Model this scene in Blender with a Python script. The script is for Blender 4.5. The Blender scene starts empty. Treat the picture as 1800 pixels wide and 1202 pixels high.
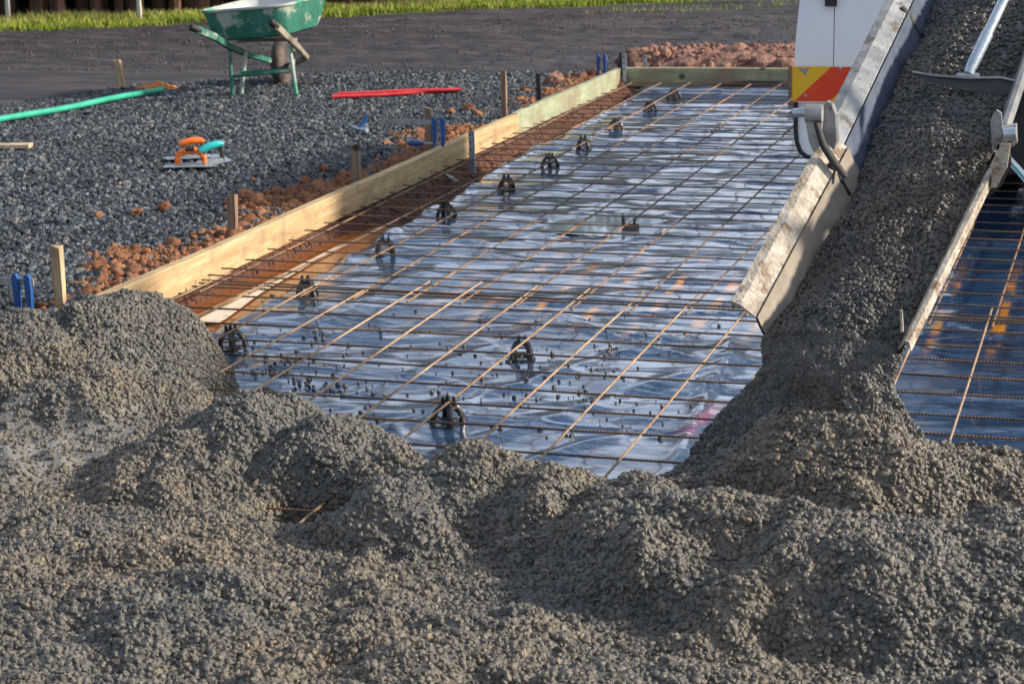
import bpy, math, random
import numpy as np
from mathutils import Vector, Matrix
random.seed(7); RNG = np.random.default_rng(7)
scene = bpy.context.scene
COL = scene.collection
# ---------------------------------------------------------------- camera, sky, sun, exposure
FPX, PITCH, YAW, ROLL, CZ = 3540.0, math.radians(13.65), math.radians(17.25), math.radians(1.25), 1.60
_f = np.array([-math.sin(YAW)*math.cos(PITCH), math.cos(YAW)*math.cos(PITCH), -math.sin(PITCH)])
_r = np.array([math.cos(YAW), math.sin(YAW), 0.0]); _d = np.cross(_f, _r)
CAM = np.array([math.cos(ROLL)*_r + math.sin(ROLL)*_d, -math.sin(ROLL)*_r + math.cos(ROLL)*_d, _f])
cd = bpy.data.cameras.new('camera'); cam = bpy.data.objects.new('camera', cd); COL.objects.link(cam)
cd.sensor_width = 36; cd.lens = FPX/1800*36; cd.clip_start = 0.05; cd.clip_end = 3000
R3 = Matrix((CAM[0], -CAM[1], -CAM[2])).transposed()
cam.matrix_world = Matrix.Translation((0, 0, CZ)) @ R3.to_4x4()
cd.dof.use_dof = True; cd.dof.focus_distance = 5.6; cd.dof.aperture_fstop = 11
scene.camera = cam
SUN_AZ, SUN_EL = math.radians(76), math.radians(26)      # azimuth clockwise from +Y; the sun stands low to the right
w = bpy.data.worlds.new('World'); scene.world = w; w.use_nodes = True
nt = w.node_tree; nt.nodes.clear()
sky = nt.nodes.new('ShaderNodeTexSky'); sky.sky_type = 'NISHITA'; sky.sun_disc = False
sky.sun_elevation = SUN_EL; sky.sun_rotation = SUN_AZ; sky.air_density = 1.0; sky.dust_density = 1.5; sky.ozone_density = 1.5
tc = nt.nodes.new('ShaderNodeTexCoord'); mp = nt.nodes.new('ShaderNodeMapping'); mp.inputs['Scale'].default_value = (1, 1, 2.6)
nz = nt.nodes.new('ShaderNodeTexNoise'); nz.inputs['Scale'].default_value = 3.4; nz.inputs['Detail'].default_value = 7; nz.inputs['Roughness'].default_value = .6
rp = nt.nodes.new('ShaderNodeValToRGB'); rp.color_ramp.elements[0].position = .47; rp.color_ramp.elements[1].position = .60
mx = nt.nodes.new('ShaderNodeMix'); mx.data_type = 'RGBA'; mx.inputs['B'].default_value = (12.6, 14.0, 16.6, 1)
bg = nt.nodes.new('ShaderNodeBackground'); bg.inputs['Strength'].default_value = .078
wo = nt.nodes.new('ShaderNodeOutputWorld')
nt.links.new(tc.outputs['Generated'], mp.inputs['Vector']); nt.links.new(mp.outputs[0], nz.inputs['Vector']); nt.links.new(nz.outputs['Fac'], rp.inputs[0])
nt.links.new(rp.outputs[0], mx.inputs['Factor']); nt.links.new(sky.outputs[0], mx.inputs['A']); nt.links.new(mx.outputs['Result'], bg.inputs['Color']); nt.links.new(bg.outputs[0], wo.inputs['Surface'])
sl = bpy.data.lights.new('sun', 'SUN'); sl.energy = 5.0; sl.angle = math.radians(4); sl.color = (1, .89, .74)
so = bpy.data.objects.new('sun', sl); COL.objects.link(so)
sdir = Vector((math.sin(SUN_AZ)*math.cos(SUN_EL), math.cos(SUN_AZ)*math.cos(SUN_EL), math.sin(SUN_EL)))
so.rotation_euler = sdir.to_track_quat('Z', 'Y').to_euler()
scene.view_settings.view_transform = 'Standard'; scene.view_settings.look = 'None'; scene.view_settings.gamma = 1
scene.view_settings.exposure = 0.55; scene.view_settings.use_curve_mapping = False

# ---------------------------------------------------------------- helpers: surveying points of the photograph onto planes of the place
def at(x, y, z=0.0):
    v = np.array([(x-900)/FPX, (y-601)/FPX, 1]) @ CAM
    q = v*(z-CZ)/v[2]; return Vector((q[0], q[1], z))
def aty(x, y, Y):
    v = np.array([(x-900)/FPX, (y-601)/FPX, 1]) @ CAM
    q = v*Y/v[1]; return Vector((q[0], Y, q[2]+CZ))
# numpy value noise
_tab = {}
def vnoise(x, y, s, seed=0):
    if seed not in _tab: _tab[seed] = np.random.default_rng(seed+100).random((256, 256))
    T = _tab[seed]; x = np.asarray(x)/s + 1000.3; y = np.asarray(y)/s + 1000.7
    i = np.floor(x).astype(int); j = np.floor(y).astype(int); a = x-i; b = y-j
    a = a*a*a*(a*(6*a-15)+10); b = b*b*b*(b*(6*b-15)+10)
    g = lambda p, q: T[p % 256, q % 256]
    return ((g(i, j)*(1-a)+g(i+1, j)*a)*(1-b) + (g(i, j+1)*(1-a)+g(i+1, j+1)*a)*b)*2-1
def fbm(x, y, s, o=4, seed=0, k=.5):
    r = 0; a = 1; n = 0
    for q in range(o): r = r+a*vnoise(x, y, s, seed+q); n += a; a *= k; s *= .5
    return r/n
def smooth(a, b, x): t = np.clip((x-a)/(b-a), 0, 1); return t*t*(3-2*t)
# ---------------------------------------------------------------- materials
class NM:
    def __init__(s, name):
        s.m = bpy.data.materials.new(name); s.m.use_nodes = True; s.t = s.m.node_tree; s.b = s.t.nodes['Principled BSDF']; s.co = None
    def n(s, t, **k):
        o = s.t.nodes.new('ShaderNode'+t)
        for a, v in k.items():
            if a in o.inputs: o.inputs[a].default_value = v
            else: setattr(o, a, v)
        return o
    def l(s, a, b): s.t.links.new(a, b)
    def coord(s, scale=(1, 1, 1), kind='Object', rot=(0, 0, 0)):
        c = s.n('TexCoord'); m = s.n('Mapping'); m.inputs['Scale'].default_value = scale; m.inputs['Rotation'].default_value = rot
        if kind == 'World': g = s.n('NewGeometry'); s.l(g.outputs['Position'], m.inputs[0])
        else: s.l(c.outputs[kind], m.inputs[0])
        return m.outputs[0]
    def noise(s, scale, vec, detail=4, rough=.55):
        o = s.n('TexNoise'); o.inputs['Scale'].default_value = scale; o.inputs['Detail'].default_value = detail; o.inputs['Roughness'].default_value = rough
        s.l(vec, o.inputs['Vector']); return o.outputs['Fac']
    def ramp(s, fac, stops):
        o = s.n('ValToRGB'); e = o.color_ramp.elements
        while len(e) < len(stops): e.new(.5)
        for q, (p, c) in enumerate(stops):
            e[q].position = p; e[q].color = (*c, 1) if len(c) == 3 else c
        s.l(fac, o.inputs[0]); return o.outputs[0]
    def mix(s, f, a, b, mode='MIX'):
        o = s.n('Mix', data_type='RGBA', blend_type=mode)
        for v, k in ((f, 'Factor'), (a, 'A'), (b, 'B')):
            i = [q for q in o.inputs if q.name == k and (q.type == ('VALUE' if k == 'Factor' else 'RGBA'))][0]
            if isinstance(v, (int, float)): i.default_value = v
            elif isinstance(v, tuple): i.default_value = (*v, 1)
            else: s.l(v, i)
        return [q for q in o.outputs if q.type == 'RGBA'][0]
    def bump(s, h, strength=.5, dist=.01, prev=None):
        o = s.n('Bump'); o.inputs['Strength'].default_value = strength; o.inputs['Distance'].default_value = dist; s.l(h, o.inputs['Height'])
        if prev is not None: s.l(prev, o.inputs['Normal'])
        s.l(o.outputs[0], s.b.inputs['Normal']); return o.outputs[0]
    def set(s, **k):
        for a, v in k.items():
            a = a.replace('_', ' '); i = s.b.inputs[a]
            if isinstance(v, tuple): i.default_value = (*v, 1) if len(v) == 3 else v
            elif isinstance(v, (int, float)): i.default_value = v
            else: s.l(v, i)
        return s
def mottled(name, c1, c2, scale=8, rough=.6, metal=0, bump=.3, bscale=40, dist=.004, spec=.5, c3=None, pos3=.62, kind='Object', stretch=(1, 1, 1)):
    a = NM(name); v = a.coord(stretch, kind); f = a.noise(scale, v, 6, .65)
    col = a.ramp(f, [(.35, c1), (.65, c2)])
    if c3: g = a.noise(scale*.6, a.coord((1.1, .9, 1.05), kind), 7, .7); col = a.mix(a.ramp(g, [(pos3, (0, 0, 0)), (pos3+.05, (1, 1, 1))]), col, c3)
    a.set(Base_Color=col, Roughness=rough, Metallic=metal); a.b.inputs['Specular IOR Level'].default_value = spec
    a.bump(a.noise(bscale, v, 5), bump, dist); return a.m
MAT = {}
def mk_concrete(name, warm=1.0, rough=.32):
    a = NM(name); v = a.coord(kind='World'); oi = a.n('ObjectInfo')
    big = a.noise(2.2, v, 4); mid = a.noise(26, v, 5, .6); fine = a.noise(320, v, 4, .7)
    col = a.ramp(mid, [(.3, (.078, .067, .054)), (.5, (.140, .118, .091)), (.72, (.235, .192, .140))])
    cool = a.ramp(mid, [(.3, (.062, .063, .061)), (.7, (.145, .136, .119))])
    col = a.mix(a.ramp(big, [(.4, (0, 0, 0)), (.6, (1, 1, 1))]), cool, col)
    col = a.mix(.6, col, a.ramp(oi.outputs['Random'], [(0, (.55, .57, .6)), (.5, (.92, .9, .88)), (.93, (1.25, 1.15, .98)), (1, (1.7, 1.35, .95))]), 'MULTIPLY')
    if name == 'wet_concrete': sa = a.n('Attribute'); sa.attribute_name = 'slurry'; col = a.mix(sa.outputs['Fac'], col, (.19, .18, .16))
    if warm != 1: col = a.mix(1.0, col, (warm, warm*1.04, warm*1.13), 'MULTIPLY')
    a.set(Base_Color=col, Roughness=a.ramp(fine, [(.3, (rough-.1,)*3), (.7, (rough+.25,)*3)]))
    a.b.inputs['Specular IOR Level'].default_value = .55
    lump = a.noise(120, v, 3, .6); b1 = a.bump(fine, .8, .0015); b1 = a.bump(lump, 1.0, .005, b1); a.bump(mid, .5, .005, b1); return a.m
MAT['concrete'] = mk_concrete('wet_concrete')
MAT['flow'] = mk_concrete('flowing_concrete', .68, .28)
def mk_ground():
    a = NM('ground_soil'); v = a.coord(kind='World'); vs = a.coord((.35, 1.6, 1), 'World', (0, 0, .28))
    f = a.noise(30, v, 6, .7); st = a.noise(3.0, vs, 6, .6); fine = a.noise(140, v, 3, .7)
    soil = a.ramp(st, [(.3, (.012, .010, .013)), (.5, (.034, .029, .036)), (.72, (.082, .071, .078))])
    soil = a.mix(.75, soil, a.ramp(fine, [(.35, (.45, .45, .45)), (.55, (1, 1, 1)), (.72, (1.9, 1.85, 1.8))]), 'MULTIPLY')
    clay = a.ramp(f, [(.3, (.09, .034, .018)), (.5, (.19, .08, .04)), (.7, (.30, .14, .07))])
    grav = a.ramp(f, [(.35, (.018, .02, .024)), (.65, (.05, .055, .06))])
    grass = a.ramp(a.noise(9, v, 5), [(.3, (.07, .09, .02)), (.5, (.13, .17, .035)), (.7, (.22, .21, .07))])
    A = lambda n: (lambda o: (setattr(o, 'attribute_name', n), o.outputs['Fac'])[1])(a.n('Attribute'))
    col = a.mix(A('gravel_mask'), soil, grav); clay = a.mix(A('wet_mask'), clay, a.ramp(f, [(.3, (.045, .014, .006)), (.5, (.09, .03, .012)), (.7, (.15, .055, .024))])); col = a.mix(A('clay_mask'), col, clay); col = a.mix(A('grass_mask'), col, grass)
    a.set(Base_Color=col, Roughness=.85); b = a.bump(f, .7, .012); a.bump(fine, .8, .008, b); return a.m
MAT['ground'] = mk_ground()
def mk_gravel():
    a = NM('gravel_stone'); v = a.coord(kind='World'); oi = a.n('ObjectInfo')
    col = a.ramp(oi.outputs['Random'], [(0, (.010, .012, .015)), (.35, (.028, .033, .040)), (.7, (.060, .069, .080)), (.95, (.13, .14, .145)), (1, (.15, .12, .09))])
    col = a.mix(.7, col, a.ramp(a.noise(120, v, 4, .7), [(.35, (.55, .55, .58)), (.65, (1.35, 1.35, 1.3))]), 'MULTIPLY')
    big = a.noise(1.2, v, 3)
    col = a.mix(.8, col, a.ramp(big, [(.38, (.45, .52, .62)), (.62, (1.0, 1.05, 1.10))]), 'MULTIPLY')
    a.set(Base_Color=col, Roughness=.55); a.bump(a.noise(200, v, 3), .5, .002); return a.m
MAT['gravel'] = mk_gravel()
MAT['clay'] = mottled('clay_clod', (.12, .045, .022), (.34, .165, .085), 9, .85, bump=1, bscale=90, dist=.01, spec=.2, c3=(.42, .22, .12), kind='World')
MAT['wet_clay'] = mottled('wet_clay', (.045, .016, .008), (.13, .046, .02), 9, .35, bump=1, bscale=70, dist=.01, c3=(.14, .05, .022), kind='World')
MAT['rock'] = mottled('clay_rock', (.12, .06, .048), (.33, .185, .14), 7, .85, bump=1, bscale=28, dist=.02, spec=.2, c3=(.30, .15, .08), kind='World')
MAT['sand'] = mottled('orange_sand', (.36, .13, .035), (.60, .27, .09), 14, .9, bump=.6, bscale=70, spec=.1, kind='World')
def mk_wood(name, c1, c2, c3, green=None, ax=1, ring=1.0):
    a = NM(name); sc = [7, 7, 7]; sc[ax] = .35; v = a.coord(tuple(sc), 'World'); v2 = a.coord(kind='World')
    g = a.noise(5*ring, v, 6, .65)
    col = a.ramp(g, [(.3, c1), (.5, c2), (.68, c3)])
    fl = a.noise(26*ring, v, 3, .6); col = a.mix(.55, col, a.ramp(fl, [(.35, (.7, .62, .52)), (.6, (1.08, 1.05, 1))]), 'MULTIPLY')
    if green: col = a.mix(a.ramp(a.noise(3.2, v2, 4), [(.42, (0, 0, 0)), (.6, (1, 1, 1))]), col, green)
    kn = a.n('TexVoronoi'); kn.inputs['Scale'].default_value = 1.0; m = a.coord((6, 2.1, 7), 'World'); a.l(m, kn.inputs['Vector'])
    col = a.mix(a.ramp(kn.outputs['Distance'], [(.10, (1, 1, 1)), (.17, (0, 0, 0))]), col, (c1[0]*.32, c1[1]*.28, c1[2]*.26))
    st = a.noise(6, v2, 6, .7); col = a.mix(a.ramp(st, [(.52, (0, 0, 0)), (.70, (.75, .75, .75))]), col, (.20, .13, .08))
    a.set(Base_Color=col, Roughness=.75); a.bump(fl, .35, .003); return a.m
MAT['pine'] = mk_wood('raw_pine', (.33, .22, .105), (.46, .33, .175), (.56, .43, .25))
MAT['pine_weathered'] = mk_wood('weathered_pine', (.33, .27, .17), (.46, .37, .25), (.56, .47, .33), (.40, .33, .25))
MAT['pine_green'] = mk_wood('treated_pine', (.22, .26, .17), (.32, .37, .25), (.42, .45, .33), (.24, .22, .14))
MAT['pine_green_far'] = mk_wood('treated_pine_far', (.22, .25, .14), (.33, .36, .21), (.42, .42, .27), (.27, .20, .13), ax=0)
MAT['stake'] = mk_wood('stake_wood', (.10, .065, .045), (.22, .15, .10), (.36, .27, .19), ax=2)
MAT['stake_pale'] = mk_wood('stake_wood_pale', (.25, .17, .10), (.42, .31, .19), (.55, .43, .28), ax=2)
MAT['stake_dark'] = mottled('painted_stake', (.012, .012, .014), (.03, .03, .034), 20, .6)
def mk_rebar(name, c1, c2, c3, along):
    a = NM(name); v = a.coord(kind='World'); g = a.noise(3.5, v, 5, .7); f = a.noise(60, v, 4, .7)
    col = a.ramp(g, [(.36, c1), (.5, c2), (.64, c3)]); col = a.mix(.6, col, a.ramp(f, [(.3, (.5, .5, .5)), (.7, (1.4, 1.3, 1.2))]), 'MULTIPLY')
    wv = a.n('TexWave', bands_direction=along); wv.inputs['Scale'].default_value = 32; wv.inputs['Distortion'].default_value = 0
    a.l(v, wv.inputs['Vector']); a.set(Base_Color=col, Roughness=.6, Metallic=.25); a.bump(wv.outputs['Fac'], .9, .0025); return a.m
MAT['bar_long'] = mk_rebar('rusty_bar_dusty', (.20, .115, .06), (.34, .23, .14), (.46, .34, .23), 'Y')
MAT['bar_cross'] = mk_rebar('rusty_bar_dark', (.07, .050, .040), (.14, .092, .062), (.28, .15, .065), 'X')
MAT['bar_back'] = mk_rebar('dark_bar', (.085, .060, .045), (.19, .12, .075), (.34, .19, .085), 'Y')
MAT['black_plastic'] = mottled('black_plastic', (.008, .008, .009), (.016, .016, .018), 60, .32, bump=.1)
MAT['rubber'] = mottled('black_rubber', (.010, .010, .011), (.03, .028, .026), 20, .7, bump=.3, c3=(.10, .085, .07), pos3=.7)
MAT['galv'] = mottled('galvanised_steel', (.34, .40, .46), (.56, .61, .65), 25, .38, .7, .15, c3=(.30, .26, .21), pos3=.66)
MAT['steel_dirty'] = mottled('dirty_steel', (.24, .24, .24), (.42, .41, .39), 14, .5, .45, .35, c3=(.19, .15, .11), pos3=.58)
MAT['peg'] = mottled('steel_peg', (.24, .30, .36), (.42, .48, .54), 30, .35, .75, .2)
MAT['chute_slurry'] = mottled('slurry_coated_steel', (.24, .195, .145), (.54, .48, .40), 26, .6, 0, 1, 90, .006, c3=(.20, .13, .08), pos3=.55, kind='World')
MAT['chute_inner'] = mottled('slurry_stained_wall', (.20, .17, .14), (.31, .27, .22), 9, .55, 0, .5, 60, .003, c3=(.17, .15, .125), pos3=.6, kind='World')
MAT['chute_metal'] = mottled('worn_chute_rim', (.17, .175, .18), (.33, .335, .335), 18, .42, .4, .6, 80, .003, c3=(.13, .11, .09), pos3=.55, kind='World')
MAT['chute_blue'] = mottled('blue_grey_chute_steel', (.075, .10, .15), (.13, .16, .22), 12, .38, .3, .3, 60, .002, c3=(.20, .17, .14), pos3=.64, kind='World')
MAT['chute_dark'] = mottled('chute_underside', (.02, .021, .024), (.05, .048, .046), 10, .5, .2, .3)
MAT['white_paint'] = mottled('white_paint', (.82, .83, .84), (.88, .88, .88), 3, .28, 0, .03, c3=(.60, .60, .58), pos3=.70)
MAT['yellow'] = mottled('marker_yellow', (.80, .42, .01), (.85, .48, .02), 5, .3, 0, .03)
MAT['marker_red'] = mottled('marker_red', (.72, .035, .01), (.80, .07, .015), 5, .3, 0, .03)
MAT['barrow_green'] = mottled('scraped_green_paint', (.010, .09, .06), (.030, .18, .125), 6, .5, 0, .3, c3=(.30, .33, .28), pos3=.52, stretch=(2.4, 2.4, .7))
MAT['barrow_dirt'] = mottled('concrete_splashed_green', (.20, .30, .24), (.42, .42, .36), 7, .6, 0, .4, c3=(.05, .26, .18), pos3=.55)
MAT['barrow_inside'] = mottled('tray_inside', (.36, .36, .38), (.55, .54, .54), 8, .6, 0, .4)
MAT['barrow_brown'] = mottled('muddy_rail', (.10, .085, .06), (.30, .26, .20), 10, .7, 0, .4, c3=(.04, .15, .10), pos3=.6)
MAT['tyre'] = mottled('dusty_tyre', (.03, .025, .024), (.12, .095, .08), 12, .8, 0, .5)
MAT['pvc_green'] = mottled('green_pipe', (.02, .30, .19), (.05, .42, .29), 5, .35, 0, .05, c3=(.30, .42, .33), pos3=.66)
MAT['red_rod'] = mottled('red_rod', (.50, .02, .025), (.66, .05, .05), 8, .45, 0, .1, c3=(.35, .02, .02))
MAT['orange'] = mottled('orange_handle', (.78, .13, .01), (.86, .19, .02), 20, .4, 0, .05)
MAT['teal'] = mottled('teal_handle', (.01, .36, .36), (.02, .46, .45), 20, .4, 0, .05)
MAT['blue'] = mottled('blue_clamp', (.01, .055, .20), (.02, .09, .30), 16, .45, 0, .2, c3=(.22, .24, .28), pos3=.62)
MAT['post_white'] = mottled('pale_post', (.50, .50, .42), (.62, .62, .54), 10, .8)
MAT['bark'] = mottled('bark', (.07, .042, .032), (.26, .14, .095), 3, .9, 0, 1, 14, .03, spec=.1, stretch=(4, 4, .6))
def mk_leaf(name, c1, c2, c3):
    a = NM(name); v = a.coord(kind='World'); a.set(Base_Color=a.ramp(a.noise(5, v, 5, .7), [(.3, c1), (.5, c2), (.7, c3)]), Roughness=.6)
    a.b.inputs['Specular IOR Level'].default_value = .2; a.b.inputs['Subsurface Weight'].default_value = 0
    return a.m
MAT['leaf'] = mk_leaf('foliage', (.012, .03, .01), (.03, .07, .018), (.07, .13, .03))
MAT['blade'] = mk_leaf('grass_blade', (.12, .16, .02), (.22, .27, .035), (.38, .38, .08))
MAT['blade_dry'] = mk_leaf('dry_grass', (.30, .24, .09), (.46, .38, .16), (.60, .52, .27))
def mk_film():
    a = NM('polythene_film'); v = a.coord(kind='World'); vs = a.coord((.55, 2.6, 1), 'World', (0, 0, .25))
    w1 = a.noise(3.6, vs, 4, .5); w2 = a.noise(16, vs, 3, .5)
    d = a.noise(2.2, v, 6, .7)
    col = a.mix(a.ramp(d, [(.56, (0, 0, 0)), (.72, (.4, .4, .4))]), (.014, .045, .11), (.11, .12, .145))
    rm = a.n('Attribute'); rm.attribute_name = 'red_mark'
    col = a.mix(rm.outputs['Fac'], col, (.50, .03, .09))
    sm = a.n('Attribute'); sm.attribute_name = 'rust_stain'
    col = a.mix(sm.outputs['Fac'], col, (.62, .24, .0))
    a.set(Base_Color=col, Roughness=a.ramp(d, [(.3, (.11,)*3), (.7, (.30,)*3)]), Metallic=0, IOR=1.65)
    a.b.inputs['Coat Weight'].default_value = 1; a.b.inputs['Coat Roughness'].default_value = .10; a.b.inputs['Coat IOR'].default_value = 1.6
    cr = a.ramp(a.noise(2.6, a.coord((.8, 1.9, 1), 'World', (0, 0, .45)), 3, .5), [(.36, (1, 1, 1)), (.47, (.12, .12, .12)), (.5, (0, 0, 0)), (.53, (.12, .12, .12)), (.64, (1, 1, 1))])
    b = a.bump(w1, .75, .05); b = a.bump(cr, .35, .02, b); b = a.bump(w2, .14, .006, b)
    c2 = a.ramp(a.noise(9, a.coord((.9, 1.5, 1), 'World', (0, 0, -.3)), 4, .55), [(.40, (1, 1, 1)), (.49, (.15, .15, .15)), (.5, (0, 0, 0)), (.51, (.15, .15, .15)), (.60, (1, 1, 1))])
    a.bump(c2, .28, .005, b)
    return a.m
MAT['film'] = mk_film()
def mk_water(name, c, r=.02, ior=1.6, coat=1):
    a = NM(name); a.set(Base_Color=c, Roughness=r, IOR=ior); a.b.inputs['Coat Weight'].default_value = coat; a.b.inputs['Coat IOR'].default_value = 1.6
    v = a.coord(kind='World'); a.bump(a.noise(9, v, 3), .10, .006); return a.m
MAT['muddy_water'] = mk_water('muddy_water', (.22, .080, .028), .05, 1.36, 0)
MAT['sky_painted_water'] = mk_water('puddle_painted_reflection', (.62, .63, .64))  # pale base colour paints the white sky reflection into the water
# ---------------------------------------------------------------- mesh building
class MB:
    def __init__(s): s.v = []; s.f = []; s.mi = []; s.cm = 0
    def add(s, vs, fs):
        o = len(s.v); s.v += [tuple(p) for p in vs]; s.f += [tuple(i+o for i in f) for f in fs]; s.mi += [s.cm]*len(fs); return s
    def box(s, c, size, M=None, taper=1.0, bev=0.0):
        x, y, z = (q/2 for q in size); c = Vector(c); M = M or Matrix.Identity(3)
        vs = []
        for sz in (-1, 1):
            k = taper if sz > 0 else 1
            if bev:
                for sx, sy in ((-1, -1), (1, -1), (1, 1), (-1, 1)):
                    pts = ((sx*(x*k-bev), sy*y*k), (sx*x*k, sy*(y*k-bev)))
                    if sx*sy > 0: pts = pts[::-1]
                    vs += [c + M @ Vector((p, q, sz*z)) for p, q in pts]
            else:
                vs += [c + M @ Vector((sx*x*k, sy*y*k, sz*z)) for sx, sy in ((-1, -1), (1, -1), (1, 1), (-1, 1))]
        n = len(vs)//2
        fs = [tuple(range(n))[::-1], tuple(range(n, 2*n))] + [(i, (i+1) % n, n+(i+1) % n, n+i) for i in range(n)]
        return s.add(vs, fs)
    def beam(s, a, b, wd, th, up=(0, 0, 1), bev=0.0):
        a = Vector(a); b = Vector(b); d = (b-a).normalized(); u = Vector(up); x = d.cross(u).normalized(); u = x.cross(d)
        return s.box((a+b)/2, (wd, th, (b-a).length), Matrix((x, u, d)).transposed(), bev=bev)
    def tube(s, pts, r, n=10, cap=True, sq=1.0):
        pts = [Vector(p) for p in pts]; rs = r if isinstance(r, (list, tuple)) else [r]*len(pts); rings = []
        prev = None
        for i, p in enumerate(pts):
            d = (pts[min(i+1, len(pts)-1)]-pts[max(i-1, 0)]).normalized()
            if prev is None: prev = d.orthogonal().normalized()
            x = (prev - d*prev.dot(d)).normalized(); y = d.cross(x); prev = x
            rings.append([p + (x*math.cos(2*math.pi*k/n) + y*sq*math.sin(2*math.pi*k/n))*rs[i] for k in range(n)])
        vs = [q for g in rings for q in g]; fs = []
        for i in range(len(pts)-1):
            for k in range(n): fs.append((i*n+k, i*n+(k+1) % n, (i+1)*n+(k+1) % n, (i+1)*n+k))
        if cap: fs += [tuple(range(n))[::-1], tuple(range((len(pts)-1)*n, len(pts)*n))]
        return s.add(vs, fs)
    def loft(s, secs, closed=False, caps=False):
        n = len(secs[0]); vs = [p for g in secs for p in g]; fs = []
        for i in range(len(secs)-1):
            for k in range(n if closed else n-1): fs.append((i*n+k, i*n+(k+1) % n, (i+1)*n+(k+1) % n, (i+1)*n+k))
        if caps: fs += [tuple(range(n))[::-1], tuple(range((len(secs)-1)*n, len(secs)*n))]
        return s.add(vs, fs)
    def lathe(s, c, ax, prof, n=24):
        c = Vector(c); d = Vector(ax).normalized(); x = d.orthogonal().normalized(); y = d.cross(x)
        return s.loft([[c + d*h + (x*math.cos(2*math.pi*k/n)+y*math.sin(2*math.pi*k/n))*r for k in range(n)] for h, r in prof], True, True)
    def prism(s, pts, off):
        off = Vector(off); a = [Vector(p) for p in pts]; n = len(a)
        return s.add(a+[p+off for p in a], [tuple(range(n))[::-1], tuple(range(n, 2*n))]+[(i, (i+1) % n, n+(i+1) % n, n+i) for i in range(n)])
    def mesh(s, name, mat, org=(0, 0, 0), smooth=False):
        me = bpy.data.meshes.new(name); o = Vector(org); me.from_pydata([tuple(Vector(p)-o) for p in s.v], [], s.f)
        for m in (mat if isinstance(mat, list) else [mat]): me.materials.append(MAT[m])
        if isinstance(mat, list): me.polygons.foreach_set('material_index', s.mi)
        if smooth:
            me.polygons.foreach_set('use_smooth', [True]*len(me.polygons))
            try: me.set_sharp_from_angle(angle=math.radians(42))
            except Exception: pass
        me.update(); return me
    def build(s, name, mat, parent=None, org=None, smooth=True):
        if org is None: org = parent_loc(parent)
        o = bpy.data.objects.new(name, s.mesh(name, mat, org, smooth)); COL.objects.link(o)
        if parent: o.parent = parent
        else: o.location = org
        # a mesh turned inside out would shade wrongly: make normals consistent
        return o
def parent_loc(p):
    v = Vector((0, 0, 0))
    while p is not None: v = v + Vector(p.location); p = p.parent
    return v
def tag(o, label=None, cat=None, group=None, kind=None):
    if label: o['label'] = label
    if cat: o['category'] = cat
    if group: o['group'] = group
    if kind: o['kind'] = kind
    return o
def thing(name, loc, label, cat, group=None):
    o = bpy.data.objects.new(name, None); o.empty_display_size = .1; o.location = loc; COL.objects.link(o); return tag(o, label, cat, group)
def copy_tree(o, parent=None):
    c = o.copy(); COL.objects.link(c); c.parent = parent
    for ch in list(o.children): copy_tree(ch, c)
    return c
def grid_mesh(name, X, Y, Z, mat, attrs=None, smooth=True, extra=None, ex_attrs=None):
    """X, Y, Z: 2-D arrays. extra: loose points that geometry nodes turn into pieces."""
    ny, nx = X.shape; co = np.stack([X, Y, Z], -1).reshape(-1, 3); nb = len(co)
    i = np.arange(ny-1)[:, None]*nx + np.arange(nx-1)[None, :]
    q = np.stack([i, i+1, i+nx+1, i+nx], -1).reshape(-1, 4)
    if extra is not None: co = np.concatenate([co, extra])
    me = bpy.data.meshes.new(name); me.vertices.add(len(co)); me.vertices.foreach_set('co', co.astype(np.float32).ravel())
    me.loops.add(q.size); me.loops.foreach_set('vertex_index', q.astype(np.int32).ravel())
    me.polygons.add(len(q)); me.polygons.foreach_set('loop_start', np.arange(0, q.size, 4, dtype=np.int32))
    me.update(calc_edges=True); me.validate()
    me.polygons.foreach_set('use_smooth', np.full(len(me.polygons), smooth))
    for m in (mat if isinstance(mat, list) else [mat]): me.materials.append(MAT[m])
    for k, a in (attrs or {}).items():
        at_ = me.attributes.new(k, 'FLOAT', 'POINT'); full = np.zeros(len(co), np.float32); full[:nb] = a.ravel(); at_.data.foreach_set('value', full)
    if extra is not None:
        s = me.attributes.new('is_piece', 'BOOLEAN', 'POINT'); b = np.zeros(len(co), bool); b[nb:] = True; s.data.foreach_set('value', b)
        for k in ('rot', 'scl'):
            s = me.attributes.new(k, 'FLOAT_VECTOR', 'POINT'); full = np.zeros((len(co), 3), np.float32); full[nb:] = ex_attrs[k]; s.data.foreach_set('vector', full.ravel())
    o = bpy.data.objects.new(name, me); COL.objects.link(o); return o
def points_obj(name, pts, rot, scl, mat):
    me = bpy.data.meshes.new(name); me.vertices.add(len(pts)); me.vertices.foreach_set('co', np.asarray(pts, np.float32).ravel())
    s = me.attributes.new('is_piece', 'BOOLEAN', 'POINT'); s.data.foreach_set('value', np.ones(len(pts), bool))
    for k, a in (('rot', rot), ('scl', scl)):
        s = me.attributes.new(k, 'FLOAT_VECTOR', 'POINT'); s.data.foreach_set('vector', np.asarray(a, np.float32).ravel())
    me.materials.append(MAT[mat]); o = bpy.data.objects.new(name, me); COL.objects.link(o); return o
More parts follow.
